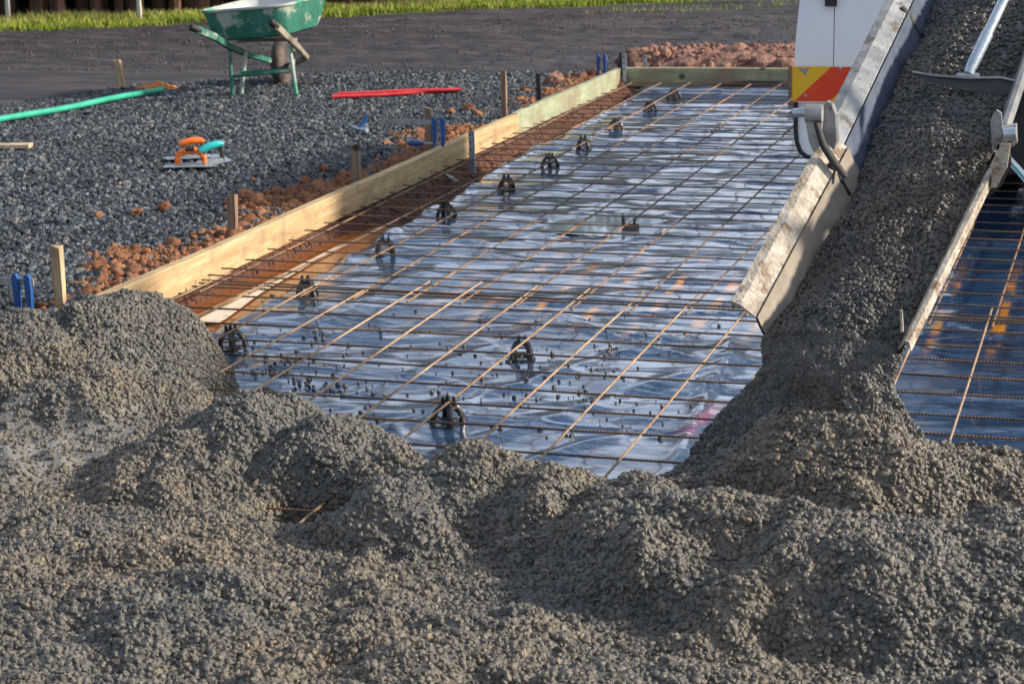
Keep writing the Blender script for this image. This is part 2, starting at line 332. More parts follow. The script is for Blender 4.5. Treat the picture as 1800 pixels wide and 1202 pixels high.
def add_pieces(o, mat, lump=.35, freq=1.6, variants=4, smoothp=True, sub=2):
    g = bpy.data.node_groups.new('pieces_'+o.name, 'GeometryNodeTree')
    g.interface.new_socket('Geometry', in_out='INPUT', socket_type='NodeSocketGeometry'); g.interface.new_socket('Geometry', in_out='OUTPUT', socket_type='NodeSocketGeometry')
    N = lambda t: g.nodes.new(t); L = g.links.new
    gi = N('NodeGroupInput'); go = N('NodeGroupOutput')
    gti = N('GeometryNodeGeometryToInstance')
    for k in range(variants):
        ico = N('GeometryNodeMeshIcoSphere'); ico.inputs['Radius'].default_value = 1; ico.inputs['Subdivisions'].default_value = sub
        sp = N('GeometryNodeSetPosition'); ns = N('ShaderNodeTexNoise'); ns.noise_dimensions = '4D'; ns.inputs['W'].default_value = 3.7*k+1; ns.inputs['Scale'].default_value = freq; ns.inputs['Detail'].default_value = 2
        sub = N('ShaderNodeVectorMath') if False else None
        vs = N('ShaderNodeVectorMath'); vs.operation = 'SUBTRACT'; vs.inputs[1].default_value = (.5, .5, .5)
        vm = N('ShaderNodeVectorMath'); vm.operation = 'SCALE'; vm.inputs['Scale'].default_value = lump*3
        pos = N('GeometryNodeInputPosition'); L(pos.outputs[0], ns.inputs['Vector']); L(ns.outputs['Color'], vs.inputs[0]); L(vs.outputs[0], vm.inputs[0]); L(vm.outputs[0], sp.inputs['Offset'])
        L(ico.outputs['Mesh'], sp.inputs['Geometry'])
        ss = N('GeometryNodeSetShadeSmooth'); ss.inputs['Shade Smooth'].default_value = smoothp; L(sp.outputs[0], ss.inputs['Geometry'])
        sm = N('GeometryNodeSetMaterial'); sm.inputs['Material'].default_value = MAT[mat]; L(ss.outputs[0], sm.inputs['Geometry'])
        L(sm.outputs[0], gti.inputs[0])
        sub = ico.inputs['Subdivisions'].default_value
    iop = N('GeometryNodeInstanceOnPoints'); L(gi.outputs[0], iop.inputs['Points']); L(gti.outputs[0], iop.inputs['Instance']); iop.inputs['Pick Instance'].default_value = True
    def att(n, t):
        a = N('GeometryNodeInputNamedAttribute'); a.data_type = t; a.inputs['Name'].default_value = n; return [q for q in a.outputs if q.enabled and q.name == 'Attribute'][0]
    L(att('is_piece', 'BOOLEAN'), iop.inputs['Selection']); L(att('rot', 'FLOAT_VECTOR'), iop.inputs['Rotation']); L(att('scl', 'FLOAT_VECTOR'), iop.inputs['Scale'])
    rv = N('FunctionNodeRandomValue'); rv.data_type = 'INT'
    mi, ma = [q for q in rv.inputs if q.enabled and q.name in ('Min', 'Max')]; mi.default_value = 0; ma.default_value = variants-1
    L([q for q in rv.outputs if q.enabled][0], iop.inputs['Instance Index'])
    jn = N('GeometryNodeJoinGeometry'); L(iop.outputs[0], jn.inputs[0]); L(gi.outputs[0], jn.inputs[0]); L(jn.outputs[0], go.inputs[0])
    m = o.modifiers.new('pieces', 'NODES'); m.node_group = g; return o
def rnd_rs(n, r0, r1, squash=.75):
    rot = RNG.random((n, 3))*6.283; r = r0+(r1-r0)*RNG.random(n)**1.8
    scl = r[:, None]*(.72+.56*RNG.random((n, 3))); scl[:, 2] *= squash; return rot, scl

# ================================================================ SETTING: ground
BX0, BX1 = -3.362, -3.318          # outer and inner face of the left form board
YF = 13.30                          # inner face of the far form board
gl_x = np.array([-12, -8, -7, -6.6, -6.05, -5.4, -3.4]); gl_y = np.array([7.5, 9.2, 11.0, 12.3, 12.95, 13.45, 13.6])
def grass_line(x): return 16.45 + (x+9.94)*(20.3-16.45)/(9.94-4.7)     # near edge of the grass verge
def ground_z(x, y):
    out = (1-smooth(BX1+.03, BX1-.02, x)*0)  # placeholder of ones
    inside = smooth(-3.345, -3.325, x)*smooth(1.75, 1.70, x)*smooth(13.36, 13.33, y)*smooth(.2, .3, y)
    tyre = .030*fbm(x*.35+y*.12, y*1.2-x*.25, .35, 4, 5)+.012*np.sin((y-.22*x)*26+3*vnoise(x, y, 1.2, 7))*smooth(.0, .3, fbm(x*.3, y, 1.1, 2, 14))+.02*fbm(x, y, 2.2, 3, 9)
    tyre = tyre+.022*fbm(x, y, .13, 3, 16)*smooth(13.2, 13.8, y)*smooth(21, 18, y)
    far = smooth(13.5, 14.5, y)
    outer = .085 + tyre*np.clip(far+.25, 0, 1) + .05*smooth(0, 8, y-14)*fbm(x, y, 5, 2, 21)
    bank = smooth(-3.335, -3.20-.07*smooth(8.6, 8.2, y), x); bank2 = smooth(13.33, 13.15, y)
    pit = -.055 + .085*(1-bank)*1.0 + .06*(1-bank2) + .012*fbm(x, y, .12, 4, 31) - .02*smooth(-3.0, -2.9, x)
    return outer*(1-inside)+pit*inside
xs = np.concatenate([-np.geomspace(400, 12.2, 26), np.arange(-12, -3.55, .045), np.arange(-3.55, -3.0, .012), np.arange(-3.0, 2.0, .06), np.geomspace(2.05, 400, 34)])
ys = np.concatenate([-np.geomspace(60, .1, 14), np.arange(0, 5, .2), np.arange(5, 14.2, .03), np.arange(14.2, 23, .05), np.geomspace(23.1, 900, 46)])
GX, GY = np.meshgrid(xs, ys); GZ = ground_z(GX, GY)
gmask = (GY < np.interp(GX, gl_x, gl_y)+.15*fbm(GX, GY, .5, 3, 3)).astype(float)*(GX < -3.3)
gr = smooth(-.15, .25, GY-grass_line(GX)+.2*fbm(GX, GY, .8, 3, 8))*smooth(-3.6, -5.0, GX+.6*fbm(GX, GY, 1, 3, 4)) + smooth(30, 34, GY) + smooth(6, 9, GX) + smooth(-14, -18, GX)
cd_ = -3.36-GX; clump = fbm(GX, GY, .45, 4, 12)
cl = smooth(.0, .25, .7*clump+.60-1.55*cd_)*(cd_ > 0)*smooth(13.7, 13.4, GY)
cl = np.maximum(cl, (GX > -3.345)*(GX < 1.8)*(GY < 13.37))
hp = smooth(1.0, .5, np.hypot((GX+2.5)/1.3, (GY-14.0)/.55)); cl = np.maximum(cl, hp)
orange = smooth(.16, .05, abs(GY-np.interp(GX, [-7.6, -6.9, -6.3, -5.9], [10.6, 11.35, 12.35, 12.6]))*.8)*smooth(-5.8, -6.3, GX)*smooth(-7.6, -7.2, GX); cl = np.maximum(cl, orange)
g = grid_mesh('ground', GX, GY, GZ, 'ground', {'wet_mask': ((GX > -3.345)*(GY < 13.4)).astype(float), 'gravel_mask': gmask, 'clay_mask': np.clip(cl, 0, 1), 'grass_mask': np.clip(gr, 0, 1)}); g['kind'] = 'structure'

# ---- gravel bed stones (nobody could count them)
def in_view(P, m=150):
    q = (P-np.array([0, 0, CZ])) @ CAM.T; u = q[:, 0]/q[:, 2]*FPX+900; v = q[:, 1]/q[:, 2]*FPX+601
    return (u > -m) & (u < 1800+m) & (v > -m) & (v < 1202+m)
n = 200000; x = -9.0+5.62*RNG.random(n); y = 5.2+8.4*RNG.random(n)
P = np.stack([x, y, ground_z(x, y)], 1)
k = (y < np.interp(x, gl_x, gl_y)-.02+.12*fbm(x, y, .4, 3, 3)-.7*RNG.random(len(x))**4) & in_view(P, 120) & (.7*fbm(x, y, .45, 4, 12)+.60-1.55*(-3.36-x) < .02+.55*RNG.random(n)**2.5); P = P[k]
print('gravel', len(P))
rot, scl = rnd_rs(len(P), .0068, .0195); P[:, 2] += .006+.012*RNG.random(len(P))
gv = points_obj('gravel', P, rot, scl, 'gravel'); add_pieces(gv, 'gravel', .6, 1.3, 6, False, 2); tag(gv, kind='stuff')
# sparse stones on the graded soil beyond
n = 12000; x = -11+10.5*RNG.random(n); y = 12.5+6*RNG.random(n); P = np.stack([x, y, ground_z(x, y)+.002], 1)
k = (y > np.interp(x, gl_x, gl_y)) & in_view(P, 60) & (y > 13.45) & (y < grass_line(x)) & ((fbm(x*.4, y, .5, 3, 41) > .0) | (RNG.random(n) < .25)); P = P[k]; rot, scl = rnd_rs(len(P), .005, .014)
MAT['soil_stone'] = mottled('soil_stone', (.03, .027, .031), (.085, .078, .082), 30, .8, kind='World')
sg = points_obj('loose_stones', P, rot, scl, 'soil_stone'); add_pieces(sg, 'soil_stone', .42, 1.5, 3, False, 1); tag(sg, kind='stuff')
# clay crumbs beside the board and in the trench
n = 110000; x = -4.6+1.25*RNG.random(n); y = 5.3+8.2*RNG.random(n); dx = -3.36-x
k = (.7*fbm(x, y, .45, 4, 12)+.60-1.55*dx > .0+.2*RNG.random(n)) & (dx > .0); x = x[k]; y = y[k]
P = np.stack([x, y, ground_z(x, y)+.004+.012*RNG.random(len(x))], 1); rot, scl = rnd_rs(len(P), .004, .024); tiny = RNG.random(len(P)) < .62; scl[tiny] *= .45; big_ = RNG.random(len(P)) < .02; scl[big_] *= 1.9
n2 = 5000; x2 = -3.33+.26*RNG.random(n2); y2 = 5.6+7.7*RNG.random(n2); P2 = np.stack([x2, y2, ground_z(x2, y2)], 1); r2, s2 = rnd_rs(n2, .003, .010)
n3 = 700; a3 = RNG.random(n3)*6.28; q3 = RNG.random(n3)**.5; x3 = -6.30+.17*q3*np.cos(a3); y3 = 12.33+.12*q3*np.sin(a3); P3 = np.stack([x3, y3, ground_z(x3, y3)+.05*(1-q3)], 1); r3, s3 = rnd_rs(n3, .008, .02)
cc = points_obj('clay_crumbs', P, rot, scl, 'clay'); add_pieces(cc, 'clay', .62, 1.3, 6, True, 2); tag(cc, kind='stuff')
tc_ = points_obj('wet_clay_crumbs', P2, r2, s2, 'wet_clay'); add_pieces(tc_, 'wet_clay', .5, 1.3, 4, True, 2); tag(tc_, kind='stuff')
oc = points_obj('orange_sand', P3, r3, s3, 'sand'); add_pieces(oc, 'sand', .35, 1.4, 3, True, 2); tag(oc, kind='stuff')

# ================================================================ plastic film
def film_z(x, y):
    w = fbm(x*.8+y*.25, y*2.2-x*.45, .42, 2, 51); rid = 1-abs(fbm(x*.6+y*.35, y*1.7-x*.3, .6, 2, 57))*3.4
    z = .008 + .010*w + .012*np.clip(rid, 0, 1)**3 + .0022*fbm(x*.7, y*1.6, .10, 2, 61)
    for (u0, v0, u1, v1, amp, wd) in ((690, 760, 1180, 600, .012, .035), (760, 800, 1290, 640, .010, .045), (1180, 820, 1300, 600, .016, .030), (620, 700, 1000, 560, .008, .05), (1230, 640, 960, 575, .014, .03), (900, 820, 1130, 760, .010, .03), (500, 610, 760, 470, .007, .05), (1700, 560, 1560, 620, .012, .03), (1120, 200, 940, 300, .012, .05), (1290, 330, 1060, 345, .012, .04)):
        p = at(u0, v0); q = at(u1, v1); dx, dy = q.x-p.x, q.y-p.y; L2 = dx*dx+dy*dy; t_ = ((x-p.x)*dx+(y-p.y)*dy)/L2
        dd = ((x-p.x)*dy-(y-p.y)*dx)/math.sqrt(L2)+.03*vnoise(x, y, .25, 58); e_ = np.exp(-np.abs(dd/wd)**1.4)*smooth(-.15, .15, t_)*smooth(1.15, .85, t_); z = z+amp*e_
    c = at(1055, 402); r_ = np.hypot((x-c.x)/.25, (y-c.y-.08)/.42); e_ = smooth(1.35, .95, r_); z = z*(1-e_)+e_*(.0085+.0085*fbm(x, y*1.5, .16, 4, 59)+.009*(r_-.62))
    z += .022*np.exp(-((y-9.35-.25*(x+1.7))/.07)**2)*smooth(-2.3, -1.9, x)*(.6+.4*vnoise(x, y, .3, 5))   # one long fold across the sheet
    return z
xe = np.arange(-3.12, 1.62, .014); ye = np.arange(4.0, 13.28, .017)
FX, FY = np.meshgrid(xe, ye)
edge = -3.10+.045*fbm(FY*0, FY, .5, 3, 66)-.09*smooth(8.2, 11, FY); FX = edge + (FX+3.12)*(1.60-edge)/(1.60+3.12)
FZ = film_z(FX, FY); d = FX-edge; FZ = FZ*smooth(-.02, .12, d) - .022*smooth(.08, .0, d) + .03*np.exp(-((d-.05)/.03)**2)*(FY > 7.9)*(.5+.5*vnoise(FX, FY, .2, 3))
FZ += .045*smooth(13.1, 13.27, FY)
rc = at(1235, 745, 0); red = smooth(.55, .2, np.hypot((FX-rc.x-.12*(FY-rc.y))/.065, (FY-rc.y)/.42)+.35*fbm(FX, FY, .05, 3, 71)); rc2 = at(1020, 838, 0)
red = np.maximum(red, smooth(.6, .3, np.hypot((FX-rc2.x)/.03, (FY-rc2.y)/.10)))
stx = (np.abs(((FX+3.195) % .2)-.0) < .022)|(np.abs(((FX+3.195) % .2)-.2) < .012)
stain = stx*smooth(6.25, 6.7, FY)*smooth(8.1, 7.2, FY)*smooth(-2.6, -2.1, FX)*np.clip(.5+1.8*fbm(FX, FY, .12, 3, 73), 0, 1)*.9
fm = grid_mesh('plastic_membrane', FX, FY, FZ, 'film', {'red_mark': red*.4, 'rust_stain': stain})
tag(fm, 'creased wet dark blue plastic sheet spread under the steel mesh', 'plastic sheet')
# pools of water
def pool(name, pts, z, mat, label):
    mb = MB(); q = [Vector((p[0], p[1], z)) for p in pts]; c = sum(q, Vector())/len(q); ring = []
    n = len(q)
    for i in range(n):
        a, b, c2, d2 = q[i-1], q[i], q[(i+1) % n], q[(i+2) % n]
        for t in (0, .25, .5, .75):
            ring.append(.5*((2*b)+(c2-a)*t+(2*a-5*b+4*c2-d2)*t*t+(3*b-a-3*c2+d2)*t**3))
    mb.add([c]+ring, [(0, 1+i, 1+(i+1) % len(ring)) for i in range(len(ring))]); o = mb.build(name, mat, org=(c.x, c.y, z)); return tag(o, label, 'puddle')
pool('puddle', [(-3.30, 5.5), (-2.98, 5.5), (-2.97, 6.4), (-2.98, 7.1), (-3.0, 7.7), (-3.06, 8.15), (-3.17, 8.3), (-3.26, 8.1), (-3.30, 7.2)], -.010, 'muddy_water', 'long muddy brown puddle in the trench beside the board')
pool('puddle', [tuple(at(*p, -.004))[:2] for p in ((350, 561), (385, 567), (447, 523), (510, 485), (572, 449), (612, 429), (590, 434), (561, 449), (505, 478), (439, 513), (400, 536))], -.004, 'sky_painted_water', 'narrow strip of water along the edge of the plastic sheet, painted white as reflected sky')  # the strip's white is reflected sky, put into the water's colour
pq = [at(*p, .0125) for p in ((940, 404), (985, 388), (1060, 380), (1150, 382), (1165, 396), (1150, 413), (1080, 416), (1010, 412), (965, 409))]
pool('puddle', pq, .0125, 'sky_painted_water', 'puddle on the sheet around a broken chair, painted white as reflected sky')  # white base colour stands in for the sky mirrored here

# ================================================================ wet concrete
bumps = []   # px, py, z of the crest, radius across, radius along the view, angle, power
def bump_px(px, py, z, rx, ry, a=0, top=None, p=2.0):
    q = at(px, py, z); bumps.append((q.x, q.y, z if top is None else top, rx, ry, math.radians(a), p))
for b_ in ((196, 518, .34, .33, .44, 0), (245, 588, .24, .25, .34, -35), (275, 665, .16, .25, .30, -35), (25, 566, .30, .46, .50, 10), (120, 640, .22, .45, .42, 0),   # left mound and its shoulders
           (430, 706, .245, .33, .40, 0), (590, 752, .225, .29, .38, 0), (330, 770, .20, .34, .36, 0), (690, 795, .19, .16, .24, 0),       # second lump
           (830, 792, .245, .27, .44, 0), (700, 842, .22, .26, .42, 0), (955, 846, .215, .24, .40, 0),                                  # third lump
           (1085, 866, .225, .25, .40, 0), (1230, 890, .250, .50, .50, -8), (1450, 925, .262, .62, .54, -8), (1620, 940, .255, .55, .54, -5), (1800, 925, .25, .5, .6, 0),   # right ridge
           (1440, 728, .285, .42, .44, 0), (1600, 792, .20, .50, .40, 0), (1270, 822, .15, .32, .30, 0), (1780, 832, .165, .5, .36, 0), (1180, 850, .12, .3, .22, 0), (1340, 765, .22, .28, .28, 0)):   # pile below the chute
    bump_px(*b_)
PL = [at(u, v, .13) for u, v in ((-400, 850), (0, 885), (200, 905), (430, 950), (700, 1003), (960, 1070), (1200, 1140), (1500, 1195), (1900, 1215))]
PLx = [p.x for p in PL]; PLy = [p.y for p in PL]
def conc_h(x, y):
    h = np.full(np.shape(x), -.06)
    K = 75.0; e0 = math.exp(-.06*K); acc = np.exp(K*h)
    wx = x+.10*fbm(x, y, .34, 4, 81); wy = y+.09*fbm(x, y, .34, 4, 82)
    for (cx, cy, z, rx, ry, a, p) in bumps:
        c, s_ = math.cos(a), math.sin(a); u = ((wx-cx)*c+(wy-cy)*s_)/rx; v = (-(wx-cx)*s_+(wy-cy)*c)/ry; r = np.sqrt(u*u+v*v)
        hh = -.06+(z+.06)*np.clip(1-r**2.1, 0, 1)**.9 
        acc = acc+np.exp(K*hh)-e0
    # foreground plain
    yb = np.interp(x, PLx, PLy)+.07*fbm(x, y, .3, 2, 88)
    plain = -.06+(.185+.05*fbm(x, y, .42, 3, 84)*smooth(0, -.2, y-yb))*smooth(.10, -.10, y-yb)
    acc = acc+np.exp(K*plain)-e0
    yc = np.interp(x, [-4.5, -3.5, -3.0, -2.7, -2.2, -1.7, -1.25, -1.05, -.95, -.5, 0, 1.5], [5.9, 5.85, 5.65, 5.3, 4.98, 4.75, 4.6, 4.85, 5.2, 5.3, 5.1, 5.0])
    acc = acc+np.exp(K*(-.06+(.165+.02*fbm(x, y, .3, 2, 85))*smooth(.10, -.28, y-yc+.06*fbm(x, y, .2, 2, 87))))-e0
    h = np.log(acc)/K
    h = h + (.030*fbm(x, y, .17, 3, 83)+.028*(.35-abs(fbm(x*.8+y*.2, y*1.3, .26, 4, 89))*1.6))*smooth(-.05, .06, h) + .014*fbm(x, y, .05, 2, 86)*smooth(-.05, .06, h)
    h = h-.060*np.exp(-((y-yb-.09)/.06)**2)*smooth(-.05, .05, h)*(.6+.6*vnoise(x, y, .5, 93))
    fl_ = .100+.006*vnoise(x, y, .06, 94); m_ = smooth(-.12, -.34, y-yc); h = np.where(m_ > 0, h+(np.maximum(h, fl_)-h)*m_, h)
    hole = at(530, 925, .05); h = h-.16*np.exp(-(((x-hole.x)/.11)**2+((y-hole.y)/.10)**2)**2)
    return h
cx_ = np.arange(-4.1, 1.1, .010); cy_ = np.concatenate([np.arange(-.5, 2.7, .1), np.arange(2.7, 6.5, .010)])
CX, CY = np.meshgrid(cx_, cy_); CH = conc_h(CX, CY)
n = 560000; x = -4.2+5.0*RNG.random(n); y = 2.75+3.7*RNG.random(n); h = conc_h(x, y)
e = .006; gx = (conc_h(x+e, y)-h)/e; gy = (conc_h(x, y+e)-h)/e; sl_ = np.sqrt(1+gx*gx+gy*gy)
P = np.stack([x, y, h], 1); keep = in_view(P, 110) & (h > -.02) & (RNG.random(n) < np.clip(sl_/2.2, 0, 1))
smear = fbm(x, y, .35, 3, 91) ; keep &= ~((smear > .5) & (RNG.random(n) < .3))
sq_ = at(60, 775, .12); keep &= ~((np.hypot((x-sq_.x)/.34, (y-sq_.y)/.38)+.5*fbm(x, y, .12, 3, 99) < .8) & (RNG.random(n) < .72))
P = P[keep]; nrm = np.stack([-gx, -gy, np.ones(n)], 1)/sl_[:, None]; nrm = nrm[keep]
print('concrete lumps', len(P))
rot, scl = rnd_rs(len(P), .0034, .0094, .85); P += nrm*(scl.mean(1)*.02)[:, None]
sc_ = at(60, 775, .12); slur = smooth(1.1, .5, np.hypot((CX-sc_.x)/.34, (CY-sc_.y)/.38)+.5*fbm(CX, CY, .12, 3, 99)); slur = np.maximum(slur, .6*smooth(1.1, .5, np.hypot((CX-at(215, 640, .2).x)/.08, (CY-at(215, 640, .2).y)/.25)+.5*fbm(CX, CY, .12, 3, 98)))
wc = grid_mesh('wet_concrete', CX, CY, CH, 'concrete', {'slurry': slur}, True, P, {'rot': rot, 'scl': scl}); add_pieces(wc, 'concrete', .74, 1.45, 10, True, 2)
tag(wc, kind='stuff')
# splashes of concrete on the sheet
pts = []
for _ in range(420):
    px_ = random.choice([random.gauss(520, 70), random.gauss(760, 160), random.gauss(1000, 130)]); py_ = random.gauss(640, 55) if random.random() < .55 else random.gauss(710, 50)
    q = at(px_, py_, .01); pts.append((q.x, q.y, .014))
for c0 in ((482, 655), (505, 640), (530, 672), (470, 690), (560, 590), (1075, 620)):
    for _ in range(26):
        q = at(c0[0]+random.gauss(0, 9), c0[1]+random.gauss(0, 5), .01); pts.append((q.x, q.y, .018+.01*random.random()))
pts = np.array(pts); pts[:, 2] = film_z(pts[:, 0], pts[:, 1])+.003; rot, scl = rnd_rs(len(pts), .0022, .0085)
sp = points_obj('concrete_splashes', pts, rot, scl, 'flow'); add_pieces(sp, 'flow', .35, 1.4, 3, True, 2); tag(sp, kind='stuff')

# ================================================================ steel mesh sheets
BZ = .075
def bar_mesh(name, L, axis, r, mat, sag=0.0, seed=0):
    rr = random.Random(seed); n = max(6, int(L/.35)); pts = []
    a0 = rr.uniform(-1, 1)*sag; ph = rr.uniform(0, 6.28)
    for i in range(n+1):
        t = i/n; o = a0*math.sin(t*3.0+ph); z = sag*.6*math.sin(t*7+ph*2)
        pts.append((t*L, o, z) if axis == 'x' else (o, t*L, z))
    return MB().tube(pts, r, 8).mesh(name, mat, smooth=True)
def mesh_sheet(label, x0, x1, y0, y1, crossY, longX, skew, zc, zl, mats, rc, rl, seed):
    t = thing('reinforcing_mesh', (x0, y0, zc), label, 'steel mesh', 'sheets of steel mesh on the slab')
    cm = [bar_mesh('cross_bar', x1-x0, 'x', rc, mats[0], .004, seed+q) for q in range(4)]
    lm = [bar_mesh('long_bar', y1-y0, 'y', rl, mats[1], .004, seed+20+q) for q in range(4)]
    for i, Y in enumerate(crossY):
        o = bpy.data.objects.new('cross_bar', cm[i % 4]); COL.objects.link(o); o.parent = t
        o.location = (random.uniform(-.012, .012), Y-y0+skew*x0, random.uniform(-.0015, .0015)); o.rotation_euler = (0, random.gauss(0, .0008), math.atan(skew)+random.gauss(0, .0012))
    for i, X in enumerate(longX):
        o = bpy.data.objects.new('long_bar', lm[i % 4]); COL.objects.link(o); o.parent = t
        o.location = (X-x0, random.uniform(-.01, .01), zl-zc); o.rotation_euler = (random.gauss(0, .0006), 0, random.gauss(0, .0012))
    return t
mesh_sheet('near sheet of steel mesh running under the wet concrete', -3.265, 1.35, 2.6, 6.80,
           [4.843-.2*k for k in range(11, 0, -1)]+[4.843+.2*k for k in range(0, 10)]+[6.585], [-3.215+.2*k for k in range(0, 23)], 0, BZ, BZ+.0065, ('bar_cross', 'bar_long'), .0034, .0036, 1)
mesh_sheet('middle sheet of steel mesh between the near lap and the fold in the plastic', -3.265, 1.35, 6.47, 11.1,
           [6.54, 6.62]+[6.74+.2*k for k in range(0, 22)], [-3.195+.2*k for k in range(0, 23)], -.032, BZ+.012, BZ+.0055, ('bar_cross', 'bar_back'), .0030, .0038, 50)
mesh_sheet('far sheet of steel mesh reaching the greenish end board', -3.255, 1.35, 10.86, 13.16,
           [10.93+.2*k for k in range(0, 12)], [-3.20+.2*k for k in range(0, 23)], -.012, BZ+.006, BZ+.0125, ('bar_cross', 'bar_back'), .0029, .0038, 90)

# ================================================================ bar chairs
def make_chair():
    t = thing('bar_chair', (0, 0, 0), None, 'bar chair', 'black plastic bar chairs holding up the mesh')
    b = MB(); n = 20
    ring = [Vector((.052*math.cos(2*math.pi*i/n), .052*math.sin(2*math.pi*i/n), .003)) for i in range(n)]
    b.loft([[p.copy() for p in ring], [p*.82+Vector((0, 0, .001)) for p in ring], [p*.82+Vector((0, 0, .005)) for p in ring], [p+Vector((0, 0, .005)) for p in ring], [p.copy() for p in ring]], True)
    b.box((0, 0, .006), (.10, .008, .004)); b.box((0, 0, .0063), (.008, .10, .004)); b.build('base_ring', 'black_plastic', t)
    lg = MB().tube([(.048, 0, .005), (.044, 0, .03), (.032, 0, .055), (.016, 0, .066)], [.0135, .0115, .011, .012], 7, sq=.75).mesh('leg', 'black_plastic', smooth=True)
    for k in range(4):
        o = bpy.data.objects.new('leg', lg); COL.objects.link(o); o.parent = t; o.rotation_euler = (0, 0, math.pi/4+k*math.pi/2)
    r = MB(); n = 14; rg = [Vector((.04*math.cos(2*math.pi*i/n), .04*math.sin(2*math.pi*i/n), .036)) for i in range(n+1)]; r.tube(rg, .003, 6, False); r.build('hoop', 'black_plastic', t)
    c = MB(); c.box((0, 0, .064), (.046, .046, .012), bev=.006)
    c.build('saddle', 'black_plastic', t)
    pr = MB().box((0, 0, .012), (.010, .014, .028), taper=.6).mesh('prong', 'black_plastic')
    for k in range(4):
        o = bpy.data.objects.new('prong', pr); COL.objects.link(o); o.parent = t; a = math.pi/4+k*math.pi/2; o.location = (.017*math.cos(a), .017*math.sin(a), .066)
    return t
CH0 = make_chair(); ordn = ['nearest', 'second', 'third', 'fourth', 'fifth', 'sixth', 'seventh', 'eighth', 'ninth', 'farthest']
cpx = [(410, 612), (540, 520), (677, 447), (785, 383), (890, 333), (967, 295), (1026, 262), (1083, 232), (1143, 198), (1185, 176)]
for i, (u, v) in enumerate(cpx+[(917, 630), (787, 745)]):
    c = CH0 if i == 0 else copy_tree(CH0)
    q = at(u, v, .012); c.location = (q.x, q.y, .008); c.rotation_euler = (random.uniform(-.10, .10), random.uniform(-.10, .10), random.uniform(0, 1.5)); k_ = random.uniform(.86, .94); c.scale = (k_, k_, k_)
    if i < 10: c['label'] = ('black bar chair nearest the concrete in the row along the left side' if i == 0 else 'farthest black bar chair of the left row, near the end board' if i == 9 else '%s black bar chair from the concrete in the long left row' % ordn[i])
    elif i == 10: c['label'] = 'black bar chair standing alone in the middle of the near mesh'
    else: c['label'] = 'black bar chair just behind the front heap of concrete'
# broken chair lying in the bright puddle
q = at(1108, 404, .013); t = thing('broken_bar_chair', q, 'grey brown broken bar chair under the mesh in the bright puddle', 'bar chair')
b = MB(); b.box(q+Vector((0, 0, .012)), (.07, .05, .022), bev=.008); b.build('body', 'tyre', t)
b = MB(); b.tube([q+Vector((-.03, 0, .02)), q+Vector((-.035, .005, .065))], .008, 6); b.build('prong', 'tyre', t)
b = MB(); b.tube([q+Vector((.015, 0, .02)), q+Vector((.02, .005, .05))], .007, 6); b.build('prong', 'tyre', t)

# ================================================================ form boards
def board(name, a, b, th, z0, z1, mat, label, bow=.004):
    a = Vector((*a, 0)); b = Vector((*b, 0)); d = (b-a); L = d.length; d.normalize(); nx = Vector((-d.y, d.x, 0)); secs = []; n = int(L/.12); e = .004
    for i in range(n+1):
        p = a+d*(L*i/n); w = bow*math.sin(i*.21)+.0015*math.sin(i*1.3); zz = .0025*math.sin(i*.33); o = p+nx*w
        prof = [(-th/2, z0), (th/2, z0), (th/2, z1-e), (th/2-e, z1), (-th/2+e, z1), (-th/2, z1-e)]
        secs.append([o+nx*u+Vector((0, 0, zv+zz)) for u, zv in prof])
    m = MB(); m.loft(secs, True, True); o = m.build(name, mat, org=(a.x, a.y, z0), smooth=False); return tag(o, label, 'board')
XM = (BX0+BX1)/2
board('form_board', (XM, 5.2), (XM, 10.90), .044, .045, .158, 'pine', 'long yellow pine form board along the left side of the slab')
board('form_board', (XM-.004, 10.905), (XM-.004, YF+.02), .042, .042, .162, 'pine_green', 'pale green treated pine board between the yellow board and the corner')
board('form_board', (-3.31, YF+.045), (-2.19, YF+.10), .045, .045, .165, 'pine_green_far', 'greenish treated pine board closing the far end of the slab')
board('form_board', (-2.185, YF+.15), (.5, YF+.15), .045, .035, .150, 'stake', 'dark weathered board behind the end board towards the truck')
# ================================================================ stakes and steel pegs
def stake(x, y, z0, z1, wd, mat, label, lean=(0, 0), steel=False, rz=0.0, name='stake', cat='stake', dp=None):
    b = MB(); top = Vector((x+lean[0]*(z1-z0), y+lean[1]*(z1-z0), z1)); bot = Vector((x, y, z0)); d = (top-bot).normalized()
    sx = Vector((math.cos(rz), math.sin(rz), 0)); sy = d.cross(sx).normalized(); sx = sy.cross(d); w_ = wd/2; dp = (dp or wd*.75)/2; secs = []
    rr = random.Random(int(x*977+y*131)); n = 6
    for i in range(n+1):
        p = bot.lerp(top, i/n); k = 1-.03*(i == n); j = [rr.uniform(-.04, .04)*wd for _ in range(4)]
        secs.append([p+sx*(-w_*k+j[0])-sy*dp*k, p+sx*(w_*k+j[1])-sy*dp*k, p+sx*(w_*k+j[2])+sy*dp*k, p+sx*(-w_*k+j[3])+sy*dp*k])
    if not steel:
        for q in range(4): secs[-1][q] = secs[-1][q]+Vector((0, 0, rr.uniform(-.008, .006)))
    b.loft(secs, True, True); o = b.build(name, mat, org=(x, y, z0), smooth=False); return tag(o, label, cat)
def stake_px(u, vb, vt, zb, wd, mat, label, lu=0, **k):
    """u, vb: foot in the photograph; vt: its head; lu: how far the head leans sideways"""
    q = at(u, vb, zb); p = aty(u+lu, vt, q.y); return stake(q.x, q.y, zb-.12, p.z, wd, mat, label, ((p.x-q.x)/(p.z-zb+.12), 0), **k)
stake_px(107, 540, 433, .10, .036, 'stake_pale', 'splintered pale stake nearest the camera beside the left mound', -8)
stake_px(408, 415, 342, .10, .036, 'stake', 'dark brown stake behind the near half of the yellow board', 0)
